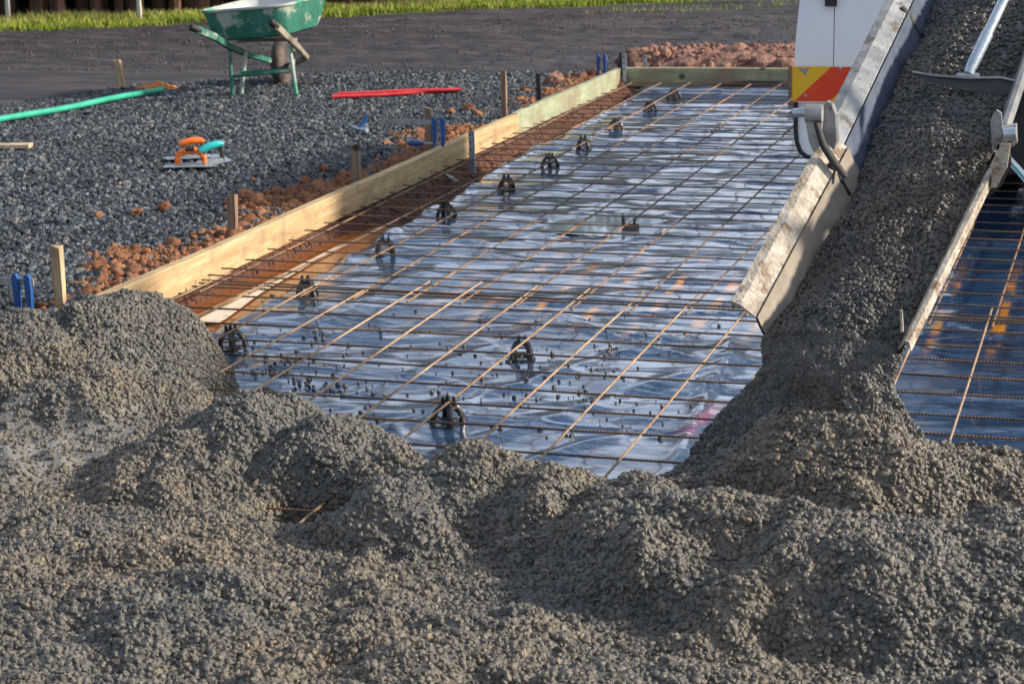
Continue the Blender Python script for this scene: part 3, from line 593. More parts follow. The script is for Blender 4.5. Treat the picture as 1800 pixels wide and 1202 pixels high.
stake_px(625, 325, 255, .10, .036, 'stake', 'short split grey stake midway along the yellow board', 0)
stake_px(756, 268, 190, .10, .040, 'stake', 'rusty brown stake held by the blue clamp', -3)
stake_px(887, 212, 124, .10, .030, 'stake', 'tall thin grey brown stake near the joint of the two boards', -2)
stake_px(950, 185, 130, .10, .030, 'stake_dark', 'black painted stake beside the pale green board', -4)
stake_px(219, 158, 106, .10, .050, 'stake_pale', 'leaning timber peg standing alone by the orange sand', -14)
stake_px(1340, 128, 92, .10, .034, 'stake', 'grey stake behind the end board in front of the red rocks', -3)
stake_px(1094, 128, 92, .10, .040, 'stake_dark', 'dark stake at the far left corner of the formwork', 0)
stake_px(1393, 150, 118, .10, .05, 'stake', 'dark post behind the right end of the end board', 0)
def steel_peg(u, vb, vt, zb, wd, label, lu=0, holes=3):
    q = at(u, vb, zb); p = aty(u+lu, vt, q.y); ln = ((p.x-q.x), 0, (p.z-zb)); t = thing('steel_peg', (q.x, q.y, zb), label, 'steel peg', None)
    b = MB(); up = Vector(ln).normalized(); sx = Vector((1, 0, 0)); L = Vector(ln).length
    b.beam(q, q+up*L, wd, .004, (0, -1, 0)); b.beam(q+Vector((wd/2, .008, 0)), q+Vector((wd/2, .008, 0))+up*(L-.003), .004, .020, (0, -1, 0)); b.build('blade', 'peg', t, smooth=False)
    for k in range(holes):
        c = q+up*(L*(.9-.17*k))+Vector((-.002, -.0035, 0)); MB().lathe(c, (0, 1, 0), [(0, .0055), (.001, .0055)], 10).build('hole', 'rubber', t)
    return t
steel_peg(781, 303, 222, .01, .024, 'bright steel peg gripped by the blue clamp inside the yellow board', -10)
steel_peg(830, 305, 230, .01, .024, 'slotted steel peg leaning on the yellow board, right of the clamp', -3)
steel_peg(1099, 158, 94, .02, .024, 'steel peg in the far left corner of the slab', -3)
steel_peg(1135, 153, 96, .02, .018, 'thin steel peg leaning on the greenish end board', -2)
q = at(398, 500, -.03)
stake(q.x, q.y, -.06, .04, .035, 'stake', 'stake foot showing under the yellow board in the muddy puddle')
# flat bright foot plate lying by the clamped peg
b = MB(); p0 = at(778, 302, .02); p1 = at(802, 318, .02); b.beam(p0, p1, .022, .004); tag(b.build('steel_strip', 'galv', org=p0), 'shiny flat steel strip lying at the foot of the clamped peg', 'steel strip')
q = at(136, 534, .24); b = MB(); b.box(q, (.045, .006, .05), Matrix.Rotation(.3, 3, 'Y')@Matrix.Rotation(.9, 3, 'Z')); tag(b.build('steel_plate', 'peg', org=q), 'small grey steel plate sticking out of the left mound', 'steel plate')

# ================================================================ clamps
def clamp(u, v, Y, label, s=1.0, full=True, knob=-1):
    """u, v: top of the jaws; the bar runs level to the left, two jaws hang down, the screw handle sticks out below"""
    q = aty(u, v, Y); t = thing('clamp', q, label, 'clamp', 'blue bar clamps on the formwork')
    b = MB(); b.beam(q+Vector((-.30*s, .0, -.010)), q+Vector((.06*s, 0, -.010)), .024*s, .007, (0, 1, 0)); b.build('bar', 'steel_dirty', t, smooth=False)
    for k, dx in enumerate((0, .045*s)):
        b = MB(); secs = []
        for h, w_, o in ((.018, .006, 0), (.006, .011, 0), (-.04, .0105, .002), (-.09, .008, .003), (-.118, .007, .0), (-.13, .004, -.004)):
            c = q+Vector((dx+o*s, -.012, h*s)); w2 = w_*s
            secs.append([c+Vector((-w2, -.008, 0)), c+Vector((w2, -.008, 0)), c+Vector((w2, .010, 0)), c+Vector((-w2, .010, 0))])
        b.loft(secs, True, True); b.build('jaw', 'blue', t)
    z = -.115*s; b = MB(); b.tube([q+Vector((.03, -.01, z)), q+Vector((-.06*s, -.012, z))], .006*s, 8); b.build('screw', 'steel_dirty', t)
    b = MB(); c0 = q+Vector((-.055*s, -.012, z)); prof = [(0, .007), (.008, .012), (.018, .008), (.026, .014), (.045, .0155), (.065, .014), (.078, .012)]
    b.lathe(c0, (-1, 0, 0), [(h*s*1.1, r*s) for h, r in prof], 14); b.build('handle', 'blue', t)
    return t
clamp(764, 212, 9.55, 'blue bar clamp gripping the rusty stake and steel peg midway along the board', 1.0)
clamp(30, 490, 6.0, 'blue bar clamp at the left edge beside the splintered stake', 1.05)
clamp(1052, 100, 13.35, 'blue bar clamp at the far left corner of the formwork', 1.0)

# ================================================================ loose things on the gravel
def path(name, pts, r, mat, label, cat, n=14):
    b = MB(); b.tube(pts, r, n); return tag(b.build(name, mat, org=pts[0]), label, cat)
A_ = at(-60, 222, .135); B_ = at(283, 158, .135)
t = thing('pipe', A_, 'long green plastic pipe lying on the dark gravel', 'pipe'); m = MB(); 
pp = [A_.lerp(B_, k/10)+Vector((0, 0, .004*math.sin(k))) for k in range(11)]; m.tube(pp, .019, 18, False); m.build('tube', 'pvc_green', t)
m = MB(); dq = (B_-A_).normalized(); m.lathe(B_-dq*.001, dq, [(0, .0195), (.012, .020), (.012, .016), (-.03, .015)], 18); m.build('rim', 'pvc_green', t)
for k, (o, l2, r) in enumerate(((0, 0, .012), (.028, -.03, .011), (.013, .02, .0115))):
    a = at(583+k*6, 171-k*3, .125+.012*(k == 2)); b_ = at(800+k*5, 160-k*1.5, .125+.012*(k == 2)); pts = [a.lerp(b_, i/8)+Vector((0, .004*math.sin(i*1.3+k), .002*math.cos(i+k))) for i in range(9)]
    path('rod', pts, r, 'red_rod', ['front red rod of the three lying on the gravel', 'rear red rod of the three lying on the gravel', 'red rod lying on top of the other two red rods'][k], 'rod', 8)
q = at(26, 254, .135); m = MB(); m.beam(at(-60, 258, .125), at(54, 256, .125), .09, .022, bev=.002); tag(m.build('timber_offcut', 'pine_weathered', org=at(26, 254, .11), smooth=False), 'grey brown timber offcut on the gravel at the left edge', 'timber')
# trowels
def trowel(c, rz, L, W, hmat, label, tilt=0.0, rot2=0.0, kind='arch'):
    t = thing('trowel', c, label, 'trowel', 'hand trowels on the gravel'); t.rotation_euler = (tilt, rot2, rz)
    def put(mb, nm, mt, sm=True):
        o = bpy.data.objects.new(nm, mb.mesh(nm, mt, smooth=sm)); COL.objects.link(o); o.parent = t; return o
    b = MB(); b.box((0, 0, 0), (L, W, .003), bev=.012); put(b, 'blade', 'galv', False)
    b = MB(); b.box((0, 0, .006), (L*.62, .03, .008), bev=.004); put(b, 'mounting_bar', 'steel_dirty', False)
    if kind == 'arch':
        b = MB(); b.tube([(-.066, 0, .008), (-.068, 0, .035), (-.052, 0, .062), (-.02, 0, .076), (.02, 0, .076), (.052, 0, .062), (.068, 0, .035), (.066, 0, .008)], [.013, .014, .016, .017, .017, .016, .014, .013], 12); put(b, 'handle', hmat)
        b = MB(); b.tube([(-.022, 0, .079), (.022, 0, .079)], .0176, 12); put(b, 'grip_pad', 'rubber')
    else:
        for sx in (-.045, .05):
            b = MB(); b.box((sx, 0, .035), (.018, .022, .062), taper=.8, bev=.004); put(b, 'post', 'rubber')
        b = MB(); b.tube([(-.062, 0, .066), (-.045, 0, .072), (0, 0, .082), (.045, 0, .082), (.064, 0, .076)], [.012, .0165, .019, .017, .011], 12); put(b, 'handle', hmat)
    return t
trowel(at(336, 291, .128), YAW, .27, .10, 'orange', 'orange handled trowel in front, lying flat on the gravel')
trowel(at(338, 276, .125), YAW+.2, .27, .10, 'orange', 'orange and black trowel half hidden behind the front orange one', kind='post')
trowel(at(375, 284, .142), YAW+.45, .15, .12, 'teal', 'teal handled edging trowel resting tilted over the orange one', .10, -.14, kind='post')
# hammer
q = at(632, 232, .125); t = thing('hammer', q, 'claw hammer lying on the gravel left of the clamp', 'hammer')
m = MB(); m.tube([q+Vector((0, 0, .015)), q+Vector((.02, .02, .05)), q+Vector((.035, .03, .085))], [.012, .013, .014], 10); m.build('handle', 'blue', t)
m = MB(); m.tube([q+Vector((-.065, 0, .045)), q+Vector((-.04, 0, .028)), q+Vector((-.01, 0, .018)), q+Vector((.02, 0, .014)), q+Vector((.05, -.01, .012))], [.003, .007, .012, .012, .015], 8); m.build('head', 'galv', t)

# ================================================================ clay rocks
def rock_mesh(seed, sub=3, mat='rock'):
    import bmesh
    bm = bmesh.new(); bmesh.ops.create_icosphere(bm, subdivisions=sub, radius=1); rr = np.random.default_rng(seed)
    for v in bm.verts:
        d = v.co.normalized(); k = 1.0
        v.co = d*k
    pl = [(Vector(rr.normal(size=3)).normalized(), rr.uniform(.55, .85)) for _ in range(11)]
    for v in bm.verts:
        for nrm_, dd in pl:
            e_ = v.co.dot(nrm_)-dd
            if e_ > 0: v.co -= nrm_*e_*.92
        v.co += v.co.normalized()*(rr.normal()*.025+.09*float(vnoise(v.co.x*3+seed, v.co.y*3+v.co.z*2, 1, 6)))
    me = bpy.data.meshes.new('rock'); bm.to_mesh(me); bm.free(); me.materials.append(MAT[mat]); return me
RK = [rock_mesh(s) for s in range(8)]; CK = [rock_mesh(s+20, 3, 'clay') for s in range(6)]
def rock(c, r, label, group=None, i=0, sq=(1, 1, .8), name='rock'):
    o = bpy.data.objects.new(name, CK[i % 6] if name == 'clay_lump' else RK[i % 8]); COL.objects.link(o); o.location = c; o.scale = (r*sq[0], r*sq[1], r*sq[2]); o.rotation_euler = (random.uniform(-.4, .4), random.uniform(-.4, .4), random.uniform(0, 6.28)); return tag(o, label, 'rock', group)
rock(at(976, 140, .14), .075, 'lone orange brown rock on the gravel behind the pale green board', i=2)
rows = [(124, .13, .055, 17), (112, .17, .06, 14), (103, .22, .065, 12), (96, .25, .06, 7)]
for ri, (v, z, r, n) in enumerate(rows):
    for k in range(n):
        u = 1118+(1410-1118)*(k+.5*(ri % 2)+random.uniform(-.25, .25))/n
        if ri == 3 and (u < 1230 or u > 1330) and random.random() < .5: continue
        Y = 13.60+.16*ri; p = aty(u, v, Y+random.uniform(-.05, .05)); rock((p.x, p.y, p.z-.01), r*random.choice((.7, .95, 1.25, 1.6, 2.1, 2.5)), 'red brown clay rock heaped behind the end board', 'clay rocks heaped behind the end board', k+ri*3, name='clay_rock')
# soil core of the heap
xs2 = np.arange(-3.35, -1.3, .03); ys2 = np.arange(13.42, 14.7, .03); HX, HY = np.meshgrid(xs2, ys2)
HZ = .07+.17*smooth(.62, .25, abs(HY-13.98))*smooth(-3.35, -3.0, HX)*smooth(-1.3, -1.5, HX)+.03*fbm(HX, HY, .12, 4, 95)
o = grid_mesh('clay_heap', HX, HY, HZ, 'rock'); tag(o, 'low heap of red clay soil under the rocks behind the end board', 'soil heap')
n = 500; x = -3.3+1.9*RNG.random(n); y = 13.45+.7*RNG.random(n); z = .07+.17*smooth(.62, .25, abs(y-13.98))+.03*fbm(x, y, .12, 4, 95); rot, scl = rnd_rs(n, .008, .03)
o = points_obj('rock_crumbs', np.stack([x, y, z], 1), rot, scl, 'rock'); add_pieces(o, 'rock', .4, 1.4, 4, False, 2); tag(o, kind='stuff')
for k, (u, v, r) in enumerate([(568, 298, .035), (537, 318, .03), (560, 327, .04), (445, 318, .022), (240, 372, .03), (290, 365, .035), (175, 380, .025), (792, 197, .03), (825, 192, .045), (840, 203, .04), (1020, 135, .05), (1040, 132, .045), (605, 310, .035), (487, 338, .035), (455, 352, .045), (432, 344, .04), (700, 243, .03)]):
    p = at(u, v, .115); rock(p, r, 'red clay lump lying on the gravel beside the left boards', 'clay lumps on the gravel', k, name='clay_lump')

# ================================================================ wheelbarrow
WY = 12.15
W0 = at(466, 168, .09); t = thing('wheelbarrow', W0, 'old green wheelbarrow splashed with concrete standing on the gravel', 'wheelbarrow')
def W(u, v, Y=WY): return aty(u, v, Y)
# legs: pairs of tubes
for (a, b, mt) in (((403, 84, 12.02), (409, 168, 11.98), 'barrow_green'), ((432, 92, 12.12), (424, 169, 12.05), 'barrow_dirt'), ((508, 76, 12.0), (521, 166, 11.96), 'barrow_dirt'), ((515, 84, 12.12), (516, 160, 12.08), 'barrow_green')):
    m = MB(); m.tube([W(*a), W((a[0]+b[0])/2, (a[1]+b[1])/2, (a[2]+b[2])/2), W(*b)], .0135, 10); m.build('leg', mt, t)
for (a, b) in (((410, 134, 12.0), (512, 126, 11.99)), ((424, 128, 12.06), (515, 123, 12.08))):
    m = MB(); m.tube([W(*a), W(*b)], .011, 10); m.build('cross_brace', 'barrow_green', t)
# rails with grips
for nm, pts in (('l', [(345, 52, 11.62), (378, 66, 11.75), (402, 82, 11.98), (440, 98, 12.25), (492, 112, 12.72)]), ('r', [(482, 44, 11.70), (505, 66, 11.85), (522, 82, 12.0), (539, 101, 12.25), (515, 112, 12.72)])):
    P_ = [W(*p) for p in pts]; m = MB()
    for i in range(len(P_)-1): m.beam(P_[i], P_[i+1]+(P_[i+1]-P_[i]).normalized()*.006, .030, .048-.004*i, (0, 0, 1), bev=.006)
    m.build('rail', 'barrow_green' if nm == 'l' else 'barrow_brown', t, smooth=False)
    d = (P_[0]-P_[1]).normalized(); m = MB(); m.tube([P_[0]-d*.03, P_[0], P_[0]+d*.04, P_[0]+d*.05], [.022, .024, .023, .016], 10); m.build('grip', 'rubber', t)
# wheel
wc_ = W(496, 112, 12.72); ax = Vector((math.cos(.12), math.sin(.12), 0)); Rw = max(.17, wc_.z-.09)
m = MB(); m.lathe(wc_-ax*.045, ax, [(0, Rw*.68), (0, Rw*.78), (.012, Rw*.93), (.03, Rw), (.06, Rw), (.078, Rw*.93), (.09, Rw*.78), (.09, Rw*.68)], 30); m.build('tyre', 'tyre', t)
m = MB(); m.lathe(wc_-ax*.03, ax, [(0, .03), (.0, Rw*.69), (.06, Rw*.69), (.06, .03)], 24); m.build('rim', 'barrow_brown', t)
m = MB(); m.tube([wc_-ax*.09, wc_+ax*.09], .009, 10); m.build('axle', 'steel_dirty', t)
# tray: rounded rectangular sections
def rrect(c, ex, ey, hx, hy, rad, n=7):
    pts = []
    for sx, sy, a0 in ((1, 1, 0), (-1, 1, 90), (-1, -1, 180), (1, -1, 270)):
        for k in range(n):
            a = math.radians(a0+90*k/(n-1)); pts.append(c+ex*(sx*(hx-rad)+rad*math.cos(a))+ey*(sy*(hy-rad)+rad*math.sin(a)))
    return pts
ex = Vector((math.cos(-.02), math.sin(-.02), .075)).normalized(); ey = Vector((.10, 1, .05)).normalized()
bot = W(470, 60, 12.25); top = W(464, 6, 12.28)
def tray_secs(off=0.0, inner=False):
    S = []
    for k, (f_, hx, hy) in enumerate(((0, .24, .24), (.06, .265, .27), (.35, .283, .30), (.7, .296, .32), (1.0, .308, .34))):
        c = bot.lerp(top, f_)+ey*.02*f_
        if inner and k == 0: c = c+Vector((0, 0, .006))
        S.append(rrect(c, ex, ey, hx-off, hy-off, .11))
    return S
m = MB(); S = tray_secs(); m.loft(S, True, False); m.add(S[0], [tuple(range(len(S[0])))[::-1]]); m.build('tray', 'barrow_green', t)
m = MB(); S2 = tray_secs(.006, True); m.loft([list(reversed(s_)) for s_ in S2], True, False); m.add(S2[0], [tuple(range(len(S2[0])))]); m.build('tray_lining', 'barrow_inside', t)
m = MB(); m.tube(S[-1]+[S[-1][0]], .011, 8, False); m.build('tray_rim', 'barrow_dirt', t)
m = MB(); m.beam(W(420, 72, 12.15), W(520, 70, 12.15), .05, .02); m.build('tray_bearer', 'barrow_brown', t, smooth=False)

# ================================================================ chute, flow, rake
A0 = Vector((-.93, 4.85, .50)); B0 = Vector((-.785, 5.39, .85)); C0 = Vector((-.475, 4.70, .455)); D0 = Vector((-.315, 5.30, .815))
def ruled(profile, La, Lb, Ra, Rb, n=14, t0=0., t1=1.):
    """profile: (across 0..1, depth) ; depth measured square to the rim plane"""
    S = []
    for i in range(n+1):
        s = t0+(t1-t0)*i/n; l = La.lerp(Lb, s); r = Ra.lerp(Rb, s); ac = r-l; ax_ = ((Lb-La)+(Rb-Ra)).normalized(); dn = ac.cross(ax_).normalized()
        if dn.z > 0: dn = -dn
        S.append([l+ac*u+dn*d_ for u, d_ in profile])
    return S
def trough(t, La, Lb, Ra, Rb, mats, depth=.185, tilt=None):
    inner = [(.14, .035), (.155, .075), (.19, .12), (.26, .158), (.38, .18), (.5, .185), (.62, .18), (.74, .158), (.81, .12), (.89, .075), (.93, .035)]
    inner = [(u, d_*depth/.185) for u, d_ in inner]; outer = [(.5+(u-.5)*1.04, d_+.008) for u, d_ in inner]
    for nm, pr, mt in (('wall', inner, mats[1]),):
        m = MB(); Si = ruled(pr, La, Lb, Ra, Rb); So = ruled(outer, La, Lb, Ra, Rb)
        m.cm = 0; m.loft(Si); m.cm = 1; m.loft([list(reversed(s_)) for s_ in So])
        m.loft([Si[0], So[0]]); m.loft([So[-1], Si[-1]]); m.build('trough', [mats[1], mats[2]], t)
    # flanges: folded plate, a sloping face and a turned down lip
    for nm, pr in (('l', [(-.01, .018), (0, 0), (.05, .004), (.125, .036), (.135, .046), (.05, .014), (.0, .010), (-.003, .03)]), ('r', [(1.005, .030), (1.0, .0), (.975, .0), (.935, .030), (.935, .038), (.975, .008), (.992, .010)])):
        m = MB(); m.loft(ruled(pr, La, Lb, Ra, Rb), True, True); m.build('rim_flange', mats[0], t, smooth=False)
lower = thing('concrete_chute', (-.7, 4.8, .45), 'slurry splashed lower chute section pouring concrete onto the mesh', 'chute')
trough(lower, A0, B0, C0, D0, ('chute_slurry', 'chute_inner', 'chute_dark'))
uL = (B0-A0).normalized()
E0 = aty(1436, 238, 5.42); F0 = E0+Vector((.20, .96, .655)).normalized()*2.2
q = aty(1640, 0, 6.25)
F0 = E0+(aty(1560, -6, 6.10)-E0)*2.4
G0 = aty(1763, 238, 5.30); H0 = G0+(aty(1845, -10, 5.98)-G0)*2.4
upper = thing('concrete_chute', (-.5, 6, 1), 'grey upper chute section full of concrete, leading up to the truck', 'chute')
trough(upper, E0, F0, G0, H0, ('chute_metal', 'chute_blue', 'chute_dark'), .19)
# joint rubber strips: arcs that follow the trough
def arc_strip(parent, s, L4, wd=.02, lift=.006, u0=.10, u1=.90):
    La, Lb, Ra, Rb = L4; prof = [(.10, .02), (.14, .05), (.155, .09), (.19, .13), (.26, .16), (.38, .178), (.5, .18), (.62, .178), (.74, .16), (.81, .13), (.845, .09), (.86, .05), (.90, .02)]
    ps = ruled(prof, La, Lb, Ra, Rb, 1, s, s+.0001)[0]; m = MB(); m.tube(ps, wd/2, 6, True, .5); return m.build('rubber_seal', 'rubber', parent)
arc_strip(lower, .86, (A0, B0, C0, D0), .024); arc_strip(upper, .40, (E0, F0, G0, H0), .02)
# left joint: pivot pin, bracket and ear plate
def ear(parent, pts, th, mt, nm='ear_plate'):
    m = MB(); m.prism(pts, th); return m.build(nm, mt, parent, smooth=False)
Yj = 5.36
ear(upper, [aty(u, v, Yj) for u, v in ((1444, 268), (1443, 215), (1446, 192), (1453, 178), (1461, 182), (1468, 202), (1470, 248), (1465, 268))], (0.004, .025, 0), 'chute_metal')
ear(lower, [aty(u, v, Yj-.04) for u, v in ((1422, 250), (1416, 215), (1418, 188), (1440, 186), (1444, 215), (1440, 262), (1430, 268))], (0, .03, 0), 'steel_dirty')
m = MB(); m.tube([aty(1394, 199, Yj-.03), aty(1420, 198, Yj-.03)], .0125, 12); m.build('pivot_pin', 'galv', lower)
m = MB(); m.tube([aty(1416, 200, Yj-.03), aty(1446, 200, Yj-.03)], .024, 14); m.build('pivot_boss', 'steel_dirty', lower)
m = MB(); m.tube([aty(1435, 215, Yj-.045), aty(1447, 255, Yj-.05), aty(1466, 285, Yj-.055), aty(1487, 312, Yj-.06)], [.010, .012, .013, .010], 8, sq=.6); m.build('hook_strap', 'rubber', lower)
Yr = 5.22
ear(upper, [aty(u, v, Yr) for u, v in ((1741, 215), (1745, 202), (1752, 194), (1760, 200), (1762, 232), (1756, 262), (1744, 268))], (0, .02, 0), 'chute_metal')
ear(upper, [aty(u, v, Yr+.02) for u, v in ((1762, 224), (1786, 220), (1788, 252), (1776, 262), (1758, 256))], (0, .04, 0), 'steel_dirty')
m = MB(); m.tube([aty(1764, 236, Yr), aty(1786, 234, Yr)], .016, 12); m.build('pivot_boss', 'galv', upper)
ear(lower, [aty(u, v, Yr) for u, v in ((1754, 254), (1776, 254), (1770, 296), (1752, 330), (1742, 330), (1744, 290))], (0, .02, 0), 'chute_slurry', 'side_plate')
ear(lower, [aty(u, v, Yr+.03) for u, v in ((1774, 258), (1778, 290), (1762, 325), (1735, 350), (1742, 320))], (0, .02, 0), 'chute_dark', 'side_plate')
m = MB(); m.beam(aty(1584, 545, 4.72), aty(1586, 583, 4.72), .006, .012, (0, 1, 0)); m.build('edge_strip', 'chute_slurry', lower)
# the flow of concrete: in the chute, over its lip, down to the pile
def lerp(a, b, t_): return a+(b-a)*t_
secs = []
NS, NT = 190, 64
pileC = at(1440, 735, .20)
def flow_sec(s):
    """s 0..1 chute (top to lip), 1..2 fall"""
    out = []
    for k in range(NT+1):
        tt = k/NT
        if s <= 1:
            if s < .62: l = F0.lerp(E0, s/.62); r = H0.lerp(G0, s/.62); La_, Lb_, Ra_, Rb_ = E0, F0, G0, H0
            else: q_ = (s-.62)/.38; l = E0.lerp(A0, q_); r = G0.lerp(C0, q_)
            ac = r-l; dn = ac.cross((F0-A0)).normalized()
            if dn.z > 0: dn = -dn
            hump = 4*tt*(1-tt); u0 = float(np.interp(s, [0, .60, .72, 1], [.20, .20, .27, .15])); u = u0+(.94-u0)*tt
            dep = .105-.05*tt-.040*hump+.01*math.sin(s*23+tt*3)
            out.append(l+ac*u+dn*dep)
        else:
            f_ = s-1; lipL = A0+(C0-A0)*.15; lipR = A0+(C0-A0)*.94; dn = (C0-A0).cross(F0-A0).normalized(); dn = dn if dn.z < 0 else -dn
            base = lipL.lerp(lipR, tt)+dn*(.105-.05*tt-.040*4*tt*(1-tt))
            fwd = -((F0-A0).normalized()); fwd = Vector((fwd.x, fwd.y, 0))
            drop = .36*f_
            z = base.z-.10*f_-.26*f_*f_
            cx = lerp(lerp(base.x, (lipL.x+lipR.x)/2+.02, .0), 0, 0)
            mid = (lipL+lipR)/2; wsc = 1-.05*smooth(0, .3, f_)+1.0*smooth(.3, 1.0, f_)
            p = mid+(base-mid)*wsc; bulge = math.sin(math.pi*tt)
            p = Vector((p.x, p.y, z))+fwd*(.10*f_+.05*smooth(.5, 1, f_)) - Vector((0, .07, 0))*bulge*smooth(0, .4, f_)
            out.append(p)
    return out
svals = np.concatenate([np.linspace(0, 1, 130), np.linspace(1, 2, 60)[1:]])
G = np.array([[tuple(p) for p in flow_sec(s)] for s in svals]); ns = len(svals)
# relief on the stream
du = np.gradient(G, axis=1); dv = np.gradient(G, axis=0); nr = np.cross(du, dv); nr /= np.linalg.norm(nr, axis=2, keepdims=True)+1e-9
nr *= np.sign((nr @ np.array([0, -1, .8])))[:, :, None]
ss = np.cumsum(np.concatenate([[0], np.linalg.norm(np.diff(G[:, NT//2], axis=0), axis=1)])); tw = np.linspace(0, .38, NT+1); SS, TT = np.meshgrid(ss, tw, indexing='ij')
G = G+nr*(.012*fbm(SS*.6, TT, .10, 4, 111)+.006*fbm(SS, TT, .03, 2, 115))[:, :, None]
def bil(A, i, j):
    i0 = np.floor(i).astype(int); j0 = np.floor(j).astype(int); a = (i-i0)[:, None]; b = (j-j0)[:, None]
    return (A[i0, j0]*(1-a)+A[i0+1, j0]*a)*(1-b)+(A[i0, j0+1]*(1-a)+A[i0+1, j0+1]*a)*b
n = 36000; i = RNG.random(n)*(ns-1.01); i = np.where(RNG.random(n) < .45, 128+RNG.random(n)*(ns-1.01-128), i); j = RNG.random(n)*(NT-.01)
pp = bil(G, i, j); nn = bil(nr, i, j); rot, scl = rnd_rs(n, .0038, .0082, .85); pp = pp+nn*(scl.mean(1)*.15)[:, None]
fl = grid_mesh('concrete_flow', G[:, :, 0], G[:, :, 1], G[:, :, 2], 'flow', None, True, pp, {'rot': rot, 'scl': scl}); add_pieces(fl, 'flow', .74, 1.45, 8, True, 2)
tag(fl, kind='stuff')
# rake
Yk = 5.62
t = thing('concrete_rake', aty(1700, 150, Yk), 'concrete rake with pale blue steel handle lying in the upper chute', 'rake')
bl = [aty(1604, 128, Yk+.03), aty(1640, 134, Yk+.02), aty(1700, 139, Yk), aty(1760, 138, Yk-.01), aty(1796, 146, Yk-.02)]
bb = [aty(1606, 132, Yk+.03), aty(1650, 150, Yk+.0), aty(1700, 160, Yk-.02), aty(1755, 166, Yk-.03), aty(1794, 168, Yk-.03)]
m = MB(); th = Vector((0, .006, .004)); m.loft([[bl[i], bb[i], bb[i]+th, bl[i]+th] for i in range(5)], True, True); m.build('blade', 'chute_dark', t)
m = MB(); m.tube([p+Vector((0, -.002, .002)) for p in bl], .0035, 6); m.build('blade_edge', 'steel_dirty', t)
h0 = aty(1702, 130, Yk+.005); h1 = aty(1768, -8, Yk+.14); m = MB(); dd = h1-h0
m.tube([h0, h0+dd*.10, h0+dd*.5], [.0125, .0165, .0175], 14); m.build('socket', 'galv', t)
m = MB(); m.tube([h0+dd*.48, h0+dd*1.0, h0+dd*4.5], .0145, 14); m.build('handle', 'galv', t)
m = MB(); m.beam(h0+Vector((-.03, 0, -.004)), h0+Vector((.03, 0, -.004)), .012, .010, (0, 1, 0), bev=.003); m.build('weld_foot', 'galv', t)

# ================================================================ mixer truck (rear end)
TY = 8.75
t = thing('truck', (.1, TY, 0), 'white truck with a striped marker plate backed up behind the chute', 'truck')
def T(u, v, Y=TY): return aty(u, v, Y)
# rear cabinet panels: left outline gently curved
edgeL = [(1396, 120), (1397, 90), (1400, 55), (1405, 10), (1409, -40), (1418, -120), (1430, -200)]
pts = [T(u, v) for u, v in edgeL]; zt = pts[-1].z; 
seam = T(1466, 60).x
m = MB(); m.prism([T(1396, 118)]+pts+[Vector((seam-.002, TY, zt)), Vector((seam-.002, TY, pts[0].z))], (0, .03, 0)); m.build('rear_panel', 'white_paint', t, smooth=False)
m = MB(); x2 = T(1640, 60).x; m.prism([Vector((seam+.002, TY, pts[0].z)), Vector((x2, TY, pts[0].z)), Vector((x2, TY, zt)), Vector((seam+.002, TY, zt))], (0, .03, 0)); m.build('rear_panel', 'white_paint', t, smooth=False)
c0 = T(1397, 118); m = MB(); m.box(((pts[0].x+x2)/2+.04, TY+.9, (c0.z+zt)/2+.02), (x2-pts[0].x-.10, 1.7, zt-c0.z-.06)); m.build('body', 'white_paint', t, smooth=False)
m = MB(); m.box(((x2+1.2)/2+.01, TY+.35, (c0.z+zt)/2+.05), (1.2-x2-.02, .6, zt-c0.z+.1)); m.build('rear_frame', 'chute_dark', t, smooth=False)
c1 = T(1451, 11); c2 = T(1472, -14); m = MB(); m.box(((c1.x+c2.x)/2, TY-.012, (c1.z+c2.z)/2), (c2.x-c1.x, .022, abs(c2.z-c1.z)), bev=.003); m.build('latch', 'rubber', t)
# hazard marker plate: striped, standing 2 cm proud
hx0, hx1 = T(1393, 150, TY-.03).x, T(1520, 150, TY-.03).x; hz1, hz0 = T(1393, 118, TY-.03).z, T(1393, 178, TY-.03).z; H = hz1-hz0; Yp = TY-.03
def strip(x0, w_, mt, nm):
    lo = lambda x_: min(max(x_, hx0), hx1)
    pts_ = [(x0, hz0), (x0+w_, hz0), (x0+w_+H*1.05, hz1), (x0+H*1.05, hz1)]
    # clip the slanted stripe at the plate's left edge
    poly = []
    for a_, b_ in zip(pts_, pts_[1:]+pts_[:1]):
        ia, ib = a_[0] >= hx0, b_[0] >= hx0
        if ia: poly.append(a_)
        if ia != ib: f_ = (hx0-a_[0])/(b_[0]-a_[0]); poly.append((hx0, a_[1]+(b_[1]-a_[1])*f_))
    if len(poly) < 3: return
    m_ = MB(); m_.prism([Vector((x_, Yp, z_)) for x_, z_ in poly], (0, .004, 0)); return m_.build(nm, mt, pl_, smooth=False)
pl_ = MB().box(((hx0+hx1)/2, Yp+.008, (hz0+hz1)/2), (hx1-hx0+.004, .006, H+.004)).build('marker_plate', 'yellow', t, smooth=False)
def strip_abs(a, mt, wpx): pass
sx_ = T(1397, 178, Yp).x; wS = (T(1458, 178, Yp).x-sx_)
strip(sx_-wS, wS-.001, 'yellow', 'yellow_stripe'); strip(sx_, wS-.001, 'marker_red', 'red_stripe'); strip(sx_+wS, wS*.98, 'yellow', 'yellow_stripe')
for u, v in ((1416, 169), (1478, 121)):
    p = T(u, v, Yp-.002); m = MB(); m.lathe(p, (0, -1, 0), [(0, .007), (.004, .006), (.005, .002)], 10); m.build('rivet', 'galv', pl_)
m = MB(); pc = [(1403, 119), (1413, 121), (1424, 119), (1419, 125), (1416, 134), (1412, 129), (1405, 124)]; m.prism([T(u, v, Yp-.0012) for u, v in pc], (0, .001, 0)); m.build('scuff', 'steel_dirty', pl_, smooth=False)
